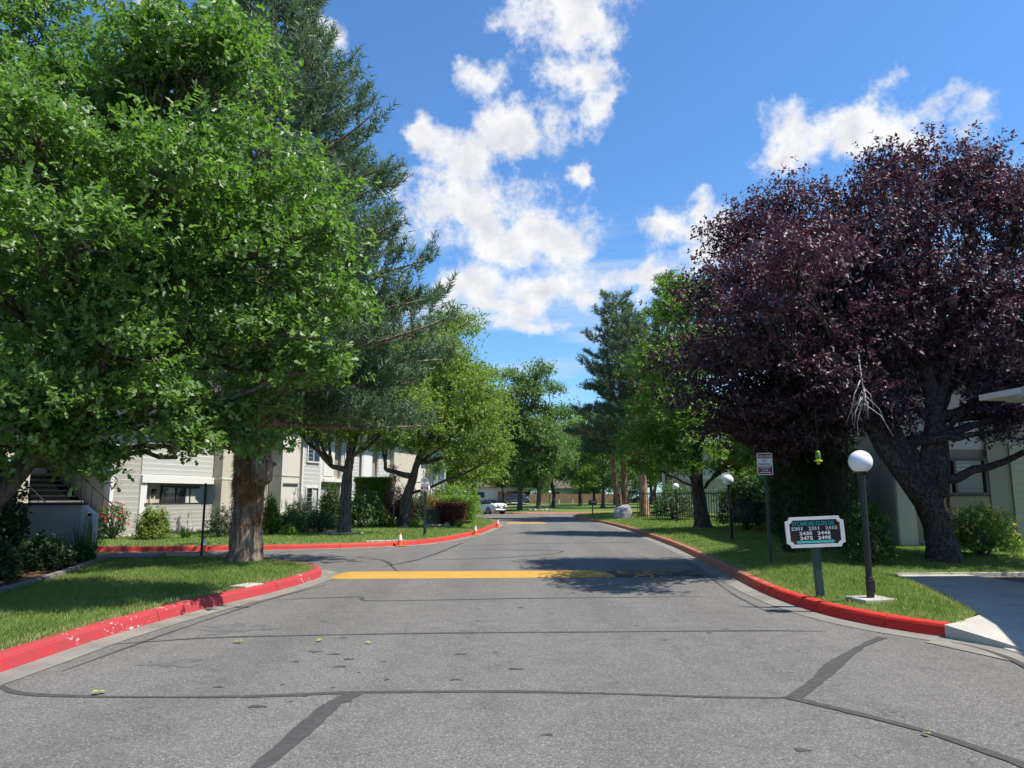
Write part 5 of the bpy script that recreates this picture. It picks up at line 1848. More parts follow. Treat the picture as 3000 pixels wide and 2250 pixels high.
rock('boulder', 'pale grey boulder on the right lawn before the reddish pines', (7.55, 50.5, gz(7.55, 50.5)), (0.85, 0.65, 1.15), 'rock', 5, 'boulder')
rock('garden_rock', 'small pinkish rock at the foot of the purple barberry', (-3.15, 36.0, gz(-3.15, 36.0)), (0.24, 0.2, 0.25), 'rock_pink', 7)
rock('garden_rock', 'pale rounded rock at the foot of the stairway', (-15.0, 26.2, 0.22), (0.24, 0.2, 0.24), 'rock', 9)

t = thing('utility_cabinet', 'dark green steel utility cabinet left of the purple barberry', 'utility box', (-3.95, 37.6, gz(-3.95, 37.6)), R(20))
MB().box((0, 0, 0.02), (0.9, 0.9, 0.12), 0).build('concrete_pad', 'concrete', t)
MB().box((0, 0, 0.42), (0.62, 0.62, 0.7), 0, ch=0.02).build('cabinet', 'transformer', t)
MB().box((0, -0.03, 0.79), (0.66, 0.70, 0.05), R(0), ch=0.012).build('lid', 'transformer', t)

mb = MB()
mb.box((0, 0, 0), (1.3, 0.38, 0.03), 0, ch=0.006)
tag(mb.build('meter_box_lid', 'concrete', None, (-4.35, 25.55, 0.165), R(28)), 'flat pale concrete lid in the grass behind the left kerb', 'utility lid')
mb = MB()
mb.box((0, 0, 0), (0.5, 0.3, 0.03), 0, ch=0.006)
tag(mb.build('meter_box_lid', 'concrete', None, (-4.42, 12.65, 0.163), R(75)), 'pale concrete block let into the near left kerb', 'utility lid')

# river stones under the shrubs: too many and small to pick apart
rng = np.random.default_rng(9)
bm = bmesh.new()
bmesh.ops.create_icosphere(bm, subdivisions=1, radius=1)
iv = np.array([v.co[:] for v in bm.verts]); bm.verts.index_update()
if_ = [[v.index for v in f.verts] for f in bm.faces]
bm.free()
V, F = [], []


def bl(u, v):      # point on the apartment facade plan: u metres along, v metres out
    return (-14.5 + 0.333 * u + 0.943 * v, 27.0 + 0.943 * u - 0.333 * v)


for k in range(620):
    u = rng.uniform(-1, 27); v = rng.uniform(0.25, 2.0 if u > 6 else 1.0)
    x, y = bl(u, v)
    z = gz(x, y)
    s = rng.uniform(.05, .14) * np.array([1, .8, .6])
    a = rng.uniform(0, 6.28)
    Rm = np.array([[math.cos(a), -math.sin(a), 0], [math.sin(a), math.cos(a), 0], [0, 0, 1]])
    b = len(V)
    V += [tuple(q) for q in ((iv * s * rng.uniform(.85, 1.15, iv.shape)) @ Rm.T + [x, y, z + 0.02])]
    F += [[i + b for i in f] for f in if_]
tag(link('river_stones', mesh_from('river_stones', V, F, 'pebble', True)), 'rounded river stones along the foot of the apartment wall', 'stones', kind='stuff')
V, F = [], []
for (cx, cy, cr, n_) in ((3.0, 84.0, 1.5, 110), (-6.39, 28.6, 0.75, 60), (-5.07, 35.6, 0.6, 40)):
    for k in range(n_):
        a = rng.uniform(0, 6.28); q = cr * rng.uniform(.45, 1.0)
        x, y = cx + q * math.cos(a), cy + q * math.sin(a)
        s = rng.uniform(.06, .16) * (1.5 if cr > 1 else 0.8) * np.array([1, .8, .6])
        b = len(V)
        V += [tuple(p) for p in iv * s * rng.uniform(.85, 1.15, iv.shape) + [x, y, gz(x, y) + 0.03]]
        F += [[i + b for i in f] for f in if_]
tag(link('edging_stones', mesh_from('edging_stones', V, F, 'pebble', True)), 'pale stones ringing tree trunks on the lawns', 'stones', kind='stuff')

# fallen leaves on the road
for i, (x, y, s, lab) in enumerate([(-3.12, 8.57, .12, 'fallen yellow green leaf beside the left kerb, by the long tar seam'), (-2.18, 8.61, .09, 'fallen leaf just below the middle tar seam'),
                                    (-1.56, 8.5, .08, 'small fallen leaf right of the others on the road'), (-3.36, 6.44, .12, 'fallen leaf lying on the near tar seam'), (2.8, 5.35, .07, 'tiny orange leaf on the tar seam at lower right')]):
    V0, F0 = OAK_T
    me = mesh_from('fallen_leaf', [(p[0] * s, p[1] * s * 1.3, 0.01 + abs(p[1]) * s * .35 + p[0] * .01) for p in V0], F0, 'fallen')
    tag(link('fallen_leaf', me, None, (x, y, 0.006), (0, 0, i * 1.3)), lab, 'leaf', 'leaves on the road')

# ================================================================== left apartment building


def wall_frame(parent, u0, v0):
    pass


FZ = 0.22
FACE = math.atan2(0.943, 0.333)      # direction of +u
apt = thing('apartment_building', 'two storey cream apartment building with siding bays behind the left trees', 'building', (-14.5, 27.0, 0), FACE)
# local frame: x = along the facade (u), y = -out  (outward is local -y)


def wallbox(name, mat, u0, u1, o0, o1, z0, z1, par=None):
    """box from u0..u1 along the wall, o0..o1 metres out from the base line"""
    return slab(name, mat, par or apt, ((u0 + u1) / 2, -(o0 + o1) / 2, (z0 + z1) / 2), (u1 - u0, abs(o1 - o0), z1 - z0))


def siding(u0, u1, o, z0, z1, mat, par=None, pitch=0.2, tilt=R(8)):
    n = max(1, int(round((z1 - z0) / pitch)))
    p = (z1 - z0) / n
    for k in range(n):
        slab('siding_board', mat, par or apt, ((u0 + u1) / 2, -o - 0.016, z0 + p * (k + 0.5)), (u1 - u0, 0.03, p * 0.99), rot=(tilt, 0, 0))


def window(u0, u1, o, z0, z1, frame='trim', glass='glass', panes=2, blinds=0, par=None, side_blind=False):
    w = bpy.data.objects.new('window', None)
    COL.objects.link(w)
    w.parent = par or apt
    w.location = ((u0 + u1) / 2, -o, (z0 + z1) / 2)
    W, H = u1 - u0, z1 - z0
    ft = 0.06
    for (x, z, sx, sz) in ((0, H / 2 + ft / 2, W + 2 * ft, ft), (0, -H / 2 - ft / 2, W + 2 * ft, ft), (-W / 2 - ft / 2, 0, ft, H), (W / 2 + ft / 2, 0, ft, H)):
        slab('frame', frame, w, (x, -0.035, z), (sx, 0.08, sz))
    pw = W / panes
    for k in range(panes):
        slab('pane', glass, w, (-W / 2 + pw * (k + .5), -0.008 - 0.006 * (k % 2), 0), (pw - 0.03, 0.01, H - 0.02))
        if k:
            slab('mullion', frame, w, (-W / 2 + pw * k, -0.03, 0), (0.045, 0.05, H))
    for k in range(blinds):
        zz = -H / 2 + H * (k + .5) / blinds
        slab('blind_slat', 'blind', w, (-W * 0.24, -0.021, zz), (W * 0.48, 0.004, H / blinds * 0.7))
    if side_blind:
        slab('curtain', 'blind', w, (W * 0.25, -0.021, 0), (W * 0.36, 0.004, H * 0.96))
    return w


# bodies
wallbox('wall', 'stucco', -0.05, 28.4, -9.0, -0.25, FZ - 0.2, 5.7)
wallbox('wall', 'stucco', -9.5, -3.0, -9.0, -0.25, FZ - 0.2, 5.7)
wallbox('stair_wall', 'stucco', -3.0, -0.06, -9.0, -4.4, FZ, 5.6)
wallbox('stair_landing', 'stucco_white', -3.0, -0.06, -4.39, -3.0, 2.45, 2.7)
# bay 1: siding panel, post and sunken patio
wallbox('corner_board', 'trim', -0.16, 0.0, -0.2, 0.08, FZ, 5.6)
wallbox('bay_core', 'stucco', 0.0, 1.2, -0.25, 0.0, FZ, 5.6)
siding(0.0, 1.2, 0.0, FZ + 0.03, 5.5, 'siding')
wallbox('post', 'trim', 1.2, 1.5, -0.3, 0.1, FZ, 2.45)
wallbox('patio_back_wall', 'siding_tan', 1.5, 4.95, -0.249, -0.20, FZ, 2.5)
wallbox('patio_pilaster', 'stucco', 1.9, 2.15, -0.2, -0.14, FZ, 2.5)
window(2.5, 4.7, -0.16, 0.25, 2.02, 'bronze', 'glass', 3, 0, side_blind=True)
wl = MB(); wl.box((0, 0, 0), (0.16, 0.1, 0.2), 0, ch=0.02); wl.build('wall_lantern', 'black', apt, (2.02, 0.08, 1.85))
wallbox('patio_wall', 'siding', 1.5, 5.0, 0.0, 0.10, FZ, 1.36)
siding(1.5, 5.0, 0.10, FZ + 0.02, 1.36, 'siding', pitch=0.16)
wallbox('patio_cap', 'darkcap', 1.42, 5.1, -0.02, 0.15, 1.36, 1.41)
wallbox('lintel_beam', 'trim', 1.2, 5.02, -0.05, 0.16, 2.18, 2.46)
wallbox('upper_patio_wall', 'siding_white', 1.2, 5.0, -0.25, 0.05, 2.46, 5.6)
siding(1.2, 5.0, 0.05, 2.52, 5.5, 'siding_white')
# bay 2: plain stucco pier
wallbox('stucco_pier', 'stucco', 5.02, 6.6, -0.25, 0.55, FZ, 5.6)
wallbox('band', 'trim', 5.0, 6.62, -0.2, 0.57, 2.38, 2.44)
# bay 3: siding with tall windows
siding(6.6, 8.9, -0.22, FZ, 5.5, 'siding')
window(7.9, 8.7, -0.19, 0.75, 2.1, 'trim_grey', 'glass', 1)
window(7.9, 8.7, -0.19, 3.4, 4.7, 'trim_grey', 'glass', 1)
slab('downpipe', 'trim', apt, (8.95, 0.17, 2.8), (0.07, 0.07, 5.2))
# bay 4: chimney like stucco pier with pipes and meter
wallbox('stucco_pier', 'stucco_white', 9.0, 10.4, -0.25, 0.6, FZ, 5.6)
wallbox('band', 'trim_grey', 8.98, 10.42, -0.2, 0.62, 2.62, 2.66)
pipe = MB()
pipe.tube([(9.1, -0.66, 2.3), (10.3, -0.66, 2.3)], 0.035, 8)
pipe.tube([(9.62, -0.66, 0.3), (9.62, -0.66, 1.35), (9.9, -0.66, 1.35), (9.9, -0.66, 0.7)], 0.022, 8)
pipe.build('pipework', 'trim_grey', apt)
gm = MB(); gm.lathe([(0.05, -.09), (0.13, -.07), (0.13, .07), (0.05, .09)], 16, (0, 0, 0), 'y'); gm.box((0, 0, -0.2), (0.2, 0.14, 0.2), 0, ch=0.02)
gm.build('gas_meter', 'steel', apt, (9.95, -0.72, 0.95))
wallbox('beige_return', 'beige', 10.4, 11.0, -0.25, 0.02, FZ, 5.6)
for k in range(4):
    slab('batten', 'beige', apt, (10.48 + 0.15 * k, -0.035, 4.1), (0.03, 0.03, 2.6))
# bay 5: siding column with two windows
wallbox('bay_core', 'siding_white', 11.0, 12.6, -0.25, 0.3, FZ, 5.6)
siding(11.08, 12.52, 0.3, FZ, 5.5, 'siding_white')
wallbox('corner_board', 'trim', 10.96, 11.1, 0.2, 0.34, FZ, 5.6)
wallbox('corner_board', 'trim', 12.5, 12.66, 0.2, 0.34, FZ, 5.6)
window(11.35, 12.35, 0.33, 0.95, 2.1, 'trim', 'glass', 2, side_blind=True)
window(11.35, 12.35, 0.33, 3.45, 4.75, 'trim', 'glass_blue', 2, side_blind=False)


def recess_bay(u):
    wallbox('storage_wall', 'beige', u, u + 1.9, -0.25, 0.05, FZ, 2.45)
    for k in range(6):
        slab('vent_slat', 'trim', apt, (u + 0.6, -0.07, 1.7 + k * 0.085), (0.55, 0.04, 0.05), rot=(R(25), 0, 0))
    wallbox('ledge', 'trim', u - 0.05, u + 2.05, -0.05, 0.34, 2.45, 2.62)
    wallbox('ledge', 'beige', u - 0.03, u + 2.0, -0.05, 0.26, 2.36, 2.448)
    wallbox('upper_box', 'stucco_white', u + 0.05, u + 1.25, -0.2, 0.28, 2.62, 5.6)
    wallbox('door_panel', 'trim', u + 0.2, u + 1.1, 0.28, 0.30, 2.75, 4.9)
    wallbox('upper_side', 'beige', u + 1.25, u + 1.9, -0.2, 0.06, 2.62, 5.6)
    for k in range(4):
        slab('batten', 'beige', apt, (u + 1.33 + 0.15 * k, -0.075, 4.1), (0.03, 0.03, 2.6))


recess_bay(12.7)
wallbox('bay_core', 'siding_white', 14.7, 16.6, -0.25, 0.2, FZ, 5.6)
siding(14.75, 16.55, 0.2, FZ, 5.5, 'siding_white')
wallbox('door_panel', 'trim', 14.95, 15.9, 0.235, 0.26, FZ, 2.15)
window(15.0, 15.9, 0.23, 3.45, 4.7, 'trim', 'glass_blue', 2)
recess_bay(16.7)
wallbox('bay_core', 'siding_white', 18.7, 20.2, -0.25, 0.2, FZ, 5.6)
siding(18.75, 20.15, 0.2, FZ, 5.5, 'siding_white')
wallbox('band', 'trim_grey', 18.7, 25.0, 0.19, 0.25, 2.6, 2.66)
wallbox('stucco_pier', 'stucco', 20.2, 23.2, -0.25, 0.5, FZ, 5.6)
wallbox('stucco_pier', 'stucco_white', 23.3, 24.4, -0.25, 0.25, FZ, 5.6)
siding(24.4, 25.6, 0.0, FZ, 5.5, 'siding_white')
wallbox('beige_return', 'beige', 25.6, 26.0, -0.25, 0.2, FZ, 5.6)
wallbox('bay_core', 'siding_white', 26.0, 28.3, -0.25, 0.25, FZ, 5.6)
siding(26.08, 28.22, 0.25, FZ, 5.5, 'siding_white')
wallbox('corner_board', 'trim', 25.94, 26.1, 0.2, 0.29, FZ, 5.6)
wallbox('corner_board', 'trim', 28.2, 28.36, 0.2, 0.29, FZ, 5.6)
window(26.5, 27.9, 0.28, 1.0, 2.15, 'trim', 'glass_blue', 3)
window(24.7, 25.3, 0.03, 0.9, 2.1, 'trim', 'glass_blue', 1)
window(26.5, 27.9, 0.28, 3.5, 4.7, 'trim', 'glass_blue', 3)
# roof: low pitched with eaves
mb = MB()
mb.add([(-10, -1.2, 5.62), (29.2, -1.2, 5.62), (29.2, 9.8, 5.62), (-10, 9.8, 5.62), (-8, 4.3, 7.5), (27, 4.3, 7.5), (-10, -1.2, 5.8), (29.2, -1.2, 5.8), (29.2, 9.8, 5.8), (-10, 9.8, 5.8)],
       [(3, 2, 1, 0), (0, 1, 7, 6), (1, 2, 8, 7), (2, 3, 9, 8), (3, 0, 6, 9), (6, 7, 5, 4), (7, 8, 5), (8, 9, 4, 5), (9, 6, 4)])
mb.build('roof', 'roof', apt)
# stairway left of bay 1
st = bpy.data.objects.new('stairway', None)
COL.objects.link(st)
st.parent = apt
for k in range(12):
    slab('stair_tread', 'darkconcrete', st, (-1.5, 0.0 - 0.55 + k * 0.29, FZ + 0.12 + k * 0.19), (2.5, 0.30, 0.06))
for su in (-2.78, -0.3):
    mb = MB()
    mb.tube([(su, -0.75, FZ), (su, -0.75, 1.15), (su, 2.9, 3.5)], 0.025, 8)
    for k in range(6):
        mb.tube([(su, -0.5 + k * .55, 0.35 + k * .36), (su, -0.5 + k * .55, 1.3 + k * .355)], 0.013, 6)
    mb.build('handrail', 'black_rail', st)
    mb = MB()
    mb.add([(su, -0.7, .3), (su, 2.9, 2.66), (su, 2.9, 2.36), (su, -0.7, 0.0), (su + .05, -0.7, .3), (su + .05, 2.9, 2.66), (su + .05, 2.9, 2.36), (su + .05, -0.7, 0.0)],
           [(0, 1, 2, 3), (7, 6, 5, 4), (0, 4, 5, 1), (2, 6, 7, 3)])
    mb.build('stringer', 'black_rail', st)

# ================================================================== near siding wall at the left edge
t = thing('siding_wall', 'low grey siding screen wall with dark cap at the left edge behind shrubs', 'wall', (-10.25, 17.95, 0.15), R(7))
slab('core', 'siding', t, (-1.7, 0.06, 0.64), (3.4, 0.06, 1.28))
for k in range(8):
    slab('siding_board', 'siding', t, (-1.72, 0.015, 0.09 + 0.16 * k), (3.3, 0.022, 0.17), rot=(R(8), 0, 0))
slab('cap', 'darkcap', t, (-1.75, 0.05, 1.305), (3.5, 0.16, 0.05))
slab('corner_post', 'siding_white', t, (-0.02, 0.03, 0.64), (0.1, 0.13, 1.28))
slab('end_post', 'trim', t, (0.36, -0.28, 0.53), (0.11, 0.11, 1.08))
mb = MB()
mb.add([(-0.02, 0.03, 1.24), (0.36, -0.3, 1.06), (0.44, -0.24, 1.06), (0.06, 0.09, 1.24), (-0.02, 0.03, 1.19), (0.36, -0.3, 1.01), (0.44, -0.24, 1.01), (0.06, 0.09, 1.19)],
       [(0, 1, 2, 3), (0, 4, 5, 1), (3, 2, 6, 7), (4, 7, 6, 5)])
mb.build('sloping_cap', 'trim', t)
slab('end_panel', 'siding', t, (0.18, -0.12, 0.52), (0.46, 0.04, 1.0), rot=(0, 0, R(-41)))

# ================================================================== right building and carport
rb = thing('cream_house', 'cream stucco house with wide dark framed window behind the plum trunk', 'building', (10.5, 20.2, 0.25), R(-3))


def rbox(name, mat, x0, x1, y0, y1, z0, z1):
    return slab(name, mat, rb, ((x0 + x1) / 2, (y0 + y1) / 2, (z0 + z1) / 2), (x1 - x0, y1 - y0, z1 - z0))


rbox('wall', 'stucco_house', 0, 10, 0.06, 12, -0.1, 5.4)
rbox('plinth', 'darkconcrete', -0.02, 10, 0.02, 0.058, -0.1, 0.16)
rbox('corner_pilaster', 'stucco_white', -0.1, 0.36, -0.08, 0.057, 0.1, 5.3)
rbox('pilaster', 'stucco_house', 2.35, 2.72, -0.09, 0.057, 0.0, 5.3)
rbox('band', 'stucco_house', 0.37, 2.34, -0.05, 0.057, 1.08, 1.40)
for k in range(5):
    slab('siding_board', 'siding_tan', rb, (1.42, 0.02, 0.26 + 0.19 * k), (1.5, 0.022, 0.2), rot=(R(8), 0, 0))
for k in range(14):
    slab('siding_board', 'siding_tan', rb, (4.6, 0.02, 0.26 + 0.19 * k), (3.2, 0.022, 0.2), rot=(R(8), 0, 0))
for k in range(8):
    slab('siding_board', 'siding_white', rb, (1.42, 0.02, 2.75 + 0.19 * k), (1.9, 0.022, 0.2), rot=(R(8), 0, 0))
w = bpy.data.objects.new('window', None); COL.objects.link(w); w.parent = rb; w.location = (1.42, -0.06, 1.92)
for (x, z, sx, sz) in ((0, .46, 1.72, .07), (0, -.46, 1.72, .07), (-.83, 0, .07, .86), (.83, 0, .07, .86), (0.02, 0, .06, .86)):
    slab('frame', 'bronze', w, (x, -0.04, z), (sx, 0.12, sz))
slab('pane', 'glass', w, (-.41, 0.0, 0), (.78, 0.01, .86))
slab('pane', 'glass', w, (.42, -0.015, 0), (.76, 0.01, .86))
for k in range(8):
    slab('blind_slat', 'blind', w, (-.52, -0.008, -.38 + .108 * k), (.52, 0.004, .055))
for k in range(5):
    slab('blind_slat', 'blind', w, (.26, -0.023, .0 + .1 * k), (.42, 0.004, .05))
mb = MB()
mb.add([(-1, -1.0, 5.4), (11, -1.0, 5.4), (11, 13, 5.4), (-1, 13, 5.4), (-1, -1.0, 5.58), (11, -1.0, 5.58), (11, 13, 5.58), (-1, 13, 5.58), (1, 6, 7.4), (9, 6, 7.4)],
       [(3, 2, 1, 0), (0, 1, 5, 4), (1, 2, 6, 5), (2, 3, 7, 6), (3, 0, 4, 7), (4, 5, 9, 8), (5, 6, 9), (6, 7, 8, 9), (7, 4, 8)])
mb.build('roof', 'roof', rb)
mb = MB()
mb.tube([(-0.16, 2.0, 0.2), (-0.16, 2.0, 1.0), (-0.16, 2.6, 1.0)], 0.02, 6)
mb.box((-0.12, 2.0, 1.1), (0.16, 0.3, 0.4), 0, ch=0.02)
mb.build('meter', 'trim_grey', rb)

cp = thing('carport', 'white edged flat carport roof corner reaching in over the driveway', 'carport', (8.85, 13.85, 0.0))
lx = Vector((-1.4, -4.8)).normalized()
A0, A1 = (0, 0), (lx.x * 14, lx.y * 14)
poly = [A0, (0.12, -1.0), A1, (A1[0] + 9, A1[1] - .4), (9, 0.6)]
MB().prism(poly, 3.42, 3.53, True).build('roof', 'trim', cp)
ins = [(0.35, -0.22), (A1[0] + .35, A1[1] + .3), (A1[0] + 8.5, A1[1]), (8.5, 0.2)]
MB().prism(ins, 3.36, 3.418, True).build('soffit', 'siding_white', cp)
bm_ = MB(); bm_.box((0, 0, 0), (0.16, 0.4, 0.42)); 
rzc = math.atan2(lx.y, lx.x) - math.pi / 2
for s, dx in ((5.8, 0.9), ):
    MB().box((0.62 + lx.x * 6.9, -0.45 + lx.y * 6.9, 3.14), (0.18, 13.0, 0.43), rzc, ch=0.01).build('beam', 'beige', cp)
for s in (4.2, 10.5):
    MB().box((0.62 + lx.x * s, -0.45 + lx.y * s, 1.55), (0.14, 0.14, 2.75), rzc, ch=0.01).build('post', 'beige', cp)
for s in (1.0, 4.2, 10.5):
    MB().box((8.0 + lx.x * s, -0.2 + lx.y * s, 1.72), (0.14, 0.14, 3.27), rzc, ch=0.01).build('post', 'beige', cp)

# grey white building glimpsed right of the pines
gb = thing('garage_building', 'pale grey building with white trim glimpsed right of the leaning pine', 'building', (13.0, 62, 0.3), R(-8))
slab('wall', 'siding_white', gb, (2.5, 4, 2.6), (5, 8, 5.4))
slab('corner_board', 'trim', gb, (0.05, -0.02, 2.6), (0.22, 0.1, 5.3))
slab('trim_band', 'trim', gb, (2.5, -0.05, 3.0), (5.2, 0.2, 0.25))
for k in range(12):
    slab('siding_board', 'siding', gb, (2.5, -0.02, 0.2 + 0.22 * k), (4.6, 0.03, 0.21), rot=(R(8), 0, 0))
slab('window_frame', 'trim', gb, (2.0, -0.03, 4.2), (1.6, 0.1, 1.3)); slab('pane', 'glass_blue', gb, (2.0, -0.09, 4.2), (1.4, 0.02, 1.1))
mb = MB(); mb.add([(-.6, -.7, 5.3), (5.6, -.7, 5.3), (5.6, 8.7, 5.3), (-.6, 8.7, 5.3), (1, 4, 7), (4, 4, 7)], [(3, 2, 1, 0), (0, 1, 5, 4), (1, 2, 5), (2, 3, 4, 5), (3, 0, 4)])
mb.build('roof', 'roof', gb)

# ================================================================== fences
t = thing('picket_fence', 'black metal picket fence under climbing roses on the right lawn', 'fence', (10.0, 43.0, 0.36), R(-62))
for k in range(46):
    slab('picket', 'black_rail', t, (-4.5 + k * 0.2, 0, 0.8), (0.03, 0.03, 1.6))
for z in (0.2, 1.5):
    slab('rail', 'black_rail', t, (0.0, 0.03, z), (9.2, 0.03, 0.05))
t = thing('plank_fence', 'cedar plank fence across the back of the far lawn', 'fence', (0, 0, 0))
FX0, FX1, FY = 3.2, 20.0, 135.0
z0 = gz(10, FY)
r_ = random.Random(4)
for k in range(112):
    x = FX0 + k * 0.15
    slab('plank', 'fence', t, (x, FY + r_.uniform(-.01, .01), z0 + 0.85 + r_.uniform(-.015, .015)), (0.14, 0.025, 1.75))
for z in (0.4, 1.4):
    slab('rail', 'fence', t, ((FX0 + FX1) / 2, FY + 0.05, z0 + z), (FX1 - FX0, 0.05, 0.09))
for k in range(8):
    slab('post', 'fence', t, (FX0 + 0.1 + k * 2.4, FY + 0.09, z0 + 0.85), (0.1, 0.1, 1.75))
for i, (x, yy) in enumerate([(5.1, 131), (7.0, 132), (8.1, 128), (10.6, 130)]):
    o = MB().box((0, 0, 0.35), (0.14, 0.14, 0.75), 0, ch=0.02).build('marker_post', 'trim', None, (x, yy, gz(x, yy)))
    tag(o, ['leftmost', 'second from left', 'third from left', 'rightmost'][i] + ' of four short white posts before the plank fence', 'post', 'white marker posts')

# ================================================================== distant houses


def house(label, x, y, w, h, mat, rz, garage, seed):
    t = thing('distant_house', label, 'house', (x, y, 0.6), rz, 'distant houses beyond the far lawn')
    slab('wall', mat, t, (0, 4, h / 2), (w, 8, h))
    slab('garage_door', garage, t, (w * 0.24, -0.03, 1.15), (w * 0.36, 0.06, 2.3))
    for k in range(4):
        slab('door_joint', 'trim_grey', t, (w * 0.24, -0.065, 0.45 + k * .5), (w * 0.36, 0.01, 0.02))
    f = slab('window', 'trim', t, (-w * 0.25, -0.03, 1.6), (1.9, 0.08, 1.3))
    slab('pane', 'glass_blue', t, (-w * 0.25, -0.08, 1.6), (1.7, 0.02, 1.1))
    mb = MB()
    mb.add([(-w / 2 - .6, -.8, h), (w / 2 + .6, -.8, h), (w / 2 + .6, 8.8, h), (-w / 2 - .6, 8.8, h), (-w / 2 - .6, 4, h + 2.1), (w / 2 + .6, 4, h + 2.1), (-w / 2 - .6, -.8, h - .15), (w / 2 + .6, -.8, h - .15)],
           [(0, 1, 5, 4), (1, 2, 5), (2, 3, 4, 5), (3, 0, 4), (6, 7, 1, 0), (3, 2, 1, 0)])
    mb.build('roof', 'roof', t)


house('cream house with brown garage door left of the plank fence', -3.5, 146, 11, 3.2, 'stucco_white', R(6), 'door_wood', 1)
house('tan house behind the white car, farther left', -16.5, 138, 11, 3.0, 'beige', R(10), 'siding_tan', 2)
house('pale roofed house peeping over the plank fence', 11.5, 146, 12, 2.9, 'siding_white', 0, 'trim', 3)
sheet('far_driveway', [(-6, 120), (3, 120), (1.5, 146), (-5, 146)], 0.76, 'concrete')

# ================================================================== cars


def sedan(label, x, y, z, rz, paint, group=None):
    t = thing('parked_car', label, 'car', (x, y, z), rz, group)
    # stations along the length: y from rear (-2.4) to nose (2.4); half width, lower, shoulder, roof heights
    st = [(-2.38, .70, .42, .78, .80), (-2.30, .80, .34, .95, .99), (-2.05, .89, .26, 1.02, 1.08), (-1.75, .92, .22, 1.0, 1.14), (-1.2, .935, .20, .97, 1.33), (-0.6, .94, .20, .95, 1.43), (0.0, .94, .20, .93, 1.45),
          (0.55, .94, .20, .92, 1.38), (1.0, .935, .20, .91, 1.14), (1.3, .93, .21, .90, .96), (1.75, .91, .23, .84, .88), (2.1, .86, .27, .76, .79), (2.3, .76, .34, .66, .69), (2.40, .6, .40, .56, .58)]
    V, F, G_ = [], [], []
    for (yy, w, lo, sh, ro) in st:
        wr = w * (0.60 if ro - sh > .2 else (0.9 if ro - sh < .05 else 0.75))
        ring = [(-w * .86, lo), (-w * .98, lo + .1), (-w, (lo + sh) / 2), (-w * .97, sh - .05), (-w * .93, sh), (-wr, ro - .04), (-wr * .8, ro), (0, ro + .015), (wr * .8, ro), (wr, ro - .04), (w * .93, sh), (w * .97, sh - .05), (w, (lo + sh) / 2), (w * .98, lo + .1), (w * .86, lo)]
        V += [(a, yy, b) for a, b in ring]
    m = 15
    body, glass = [], []
    for i in range(len(st) - 1):
        for k in range(m - 1):
            q = (i * m + k, i * m + k + 1, (i + 1) * m + k + 1, (i + 1) * m + k)
            high = (st[i][4] - st[i][3] > .07) or (st[i + 1][4] - st[i + 1][3] > .07)
            side = k in (4, 9)
            top = k in (5, 6, 7, 8)
            yy = (st[i][0] + st[i + 1][0]) / 2
            isg = (high and side and -1.75 < yy < 1.1) or (top and (-2.1 < yy < -0.9 or 0.5 < yy < 1.3)) or (top and -0.9 < yy < .5 and paint == 'carwhite')
            (glass if isg else body).append(q)
    body.append(tuple(range(m)))
    body.append(tuple(reversed(range((len(st) - 1) * m, len(st) * m))))
    link('body', mesh_from('body', V, body, paint, True), t)
    link('glasshouse', mesh_from('glasshouse', V, glass, 'carglass', True), t)
    slab('lower_bumper', 'black', t, (0, -2.3, .33), (1.3, .12, .14))
    slab('plate', 'signface', t, (0, -2.395, .66), (.36, .02, .16))
    for sx in (-1, 1):
        mb = MB(); mb.box((0, 0, 0), (.4, .08, .12), 0, ch=.03)
        mb.build('tail_lamp', 'taillight', t, (sx * .58, -2.31, .88), sx * .35)
        slab('door_mirror', paint, t, (sx * 1.02, .75, 1.0), (.18, .12, .13))
        for yy in (-.35, .55):
            slab('door_handle', 'rim', t, (sx * .945, yy, .82), (.02, .18, .025))
        for yy in (-1.42, 1.45):
            wh = bpy.data.objects.new('wheel', None); COL.objects.link(wh); wh.parent = t; wh.location = (sx * .82, yy, .335)
            mb = MB(); mb.lathe([(.24, -.12), (.32, -.12), (.335, -.09), (.335, .09), (.32, .12), (.24, .12)], 24, axis='x'); mb.build('tyre', 'tyre', wh)
            mb = MB(); mb.lathe([(.05, sx * .10), (.24, sx * .115), (.245, sx * .125), (.2, sx * .13), (.05, sx * .12)], 10, axis='x'); mb.build('rim', 'rim', wh)
            mb = MB(); mb.lathe([(.38, sx * .105), (.40, sx * .122)], 24, axis='x'); mb.build('wheel_arch', 'black', wh)
    return t


sedan('white fastback car parked at the bend beside the hedge', -2.55, 76.8, 0.0, R(38), 'carwhite')
sedan('dark car on the far driveway left of the plank fence', 0.7, 126, 0.765, R(70), 'cardark')
sedan('silver grey car far behind the white car', -9.5, 104, 0.0, R(62), 'carsilver')

# ================================================================== shrubs at the left building
def on(u, v):
    x, y = bl(u, v)
    return (x, y, gz(x, y))


def shr(px_x, y, h, rx, **k):
    pass


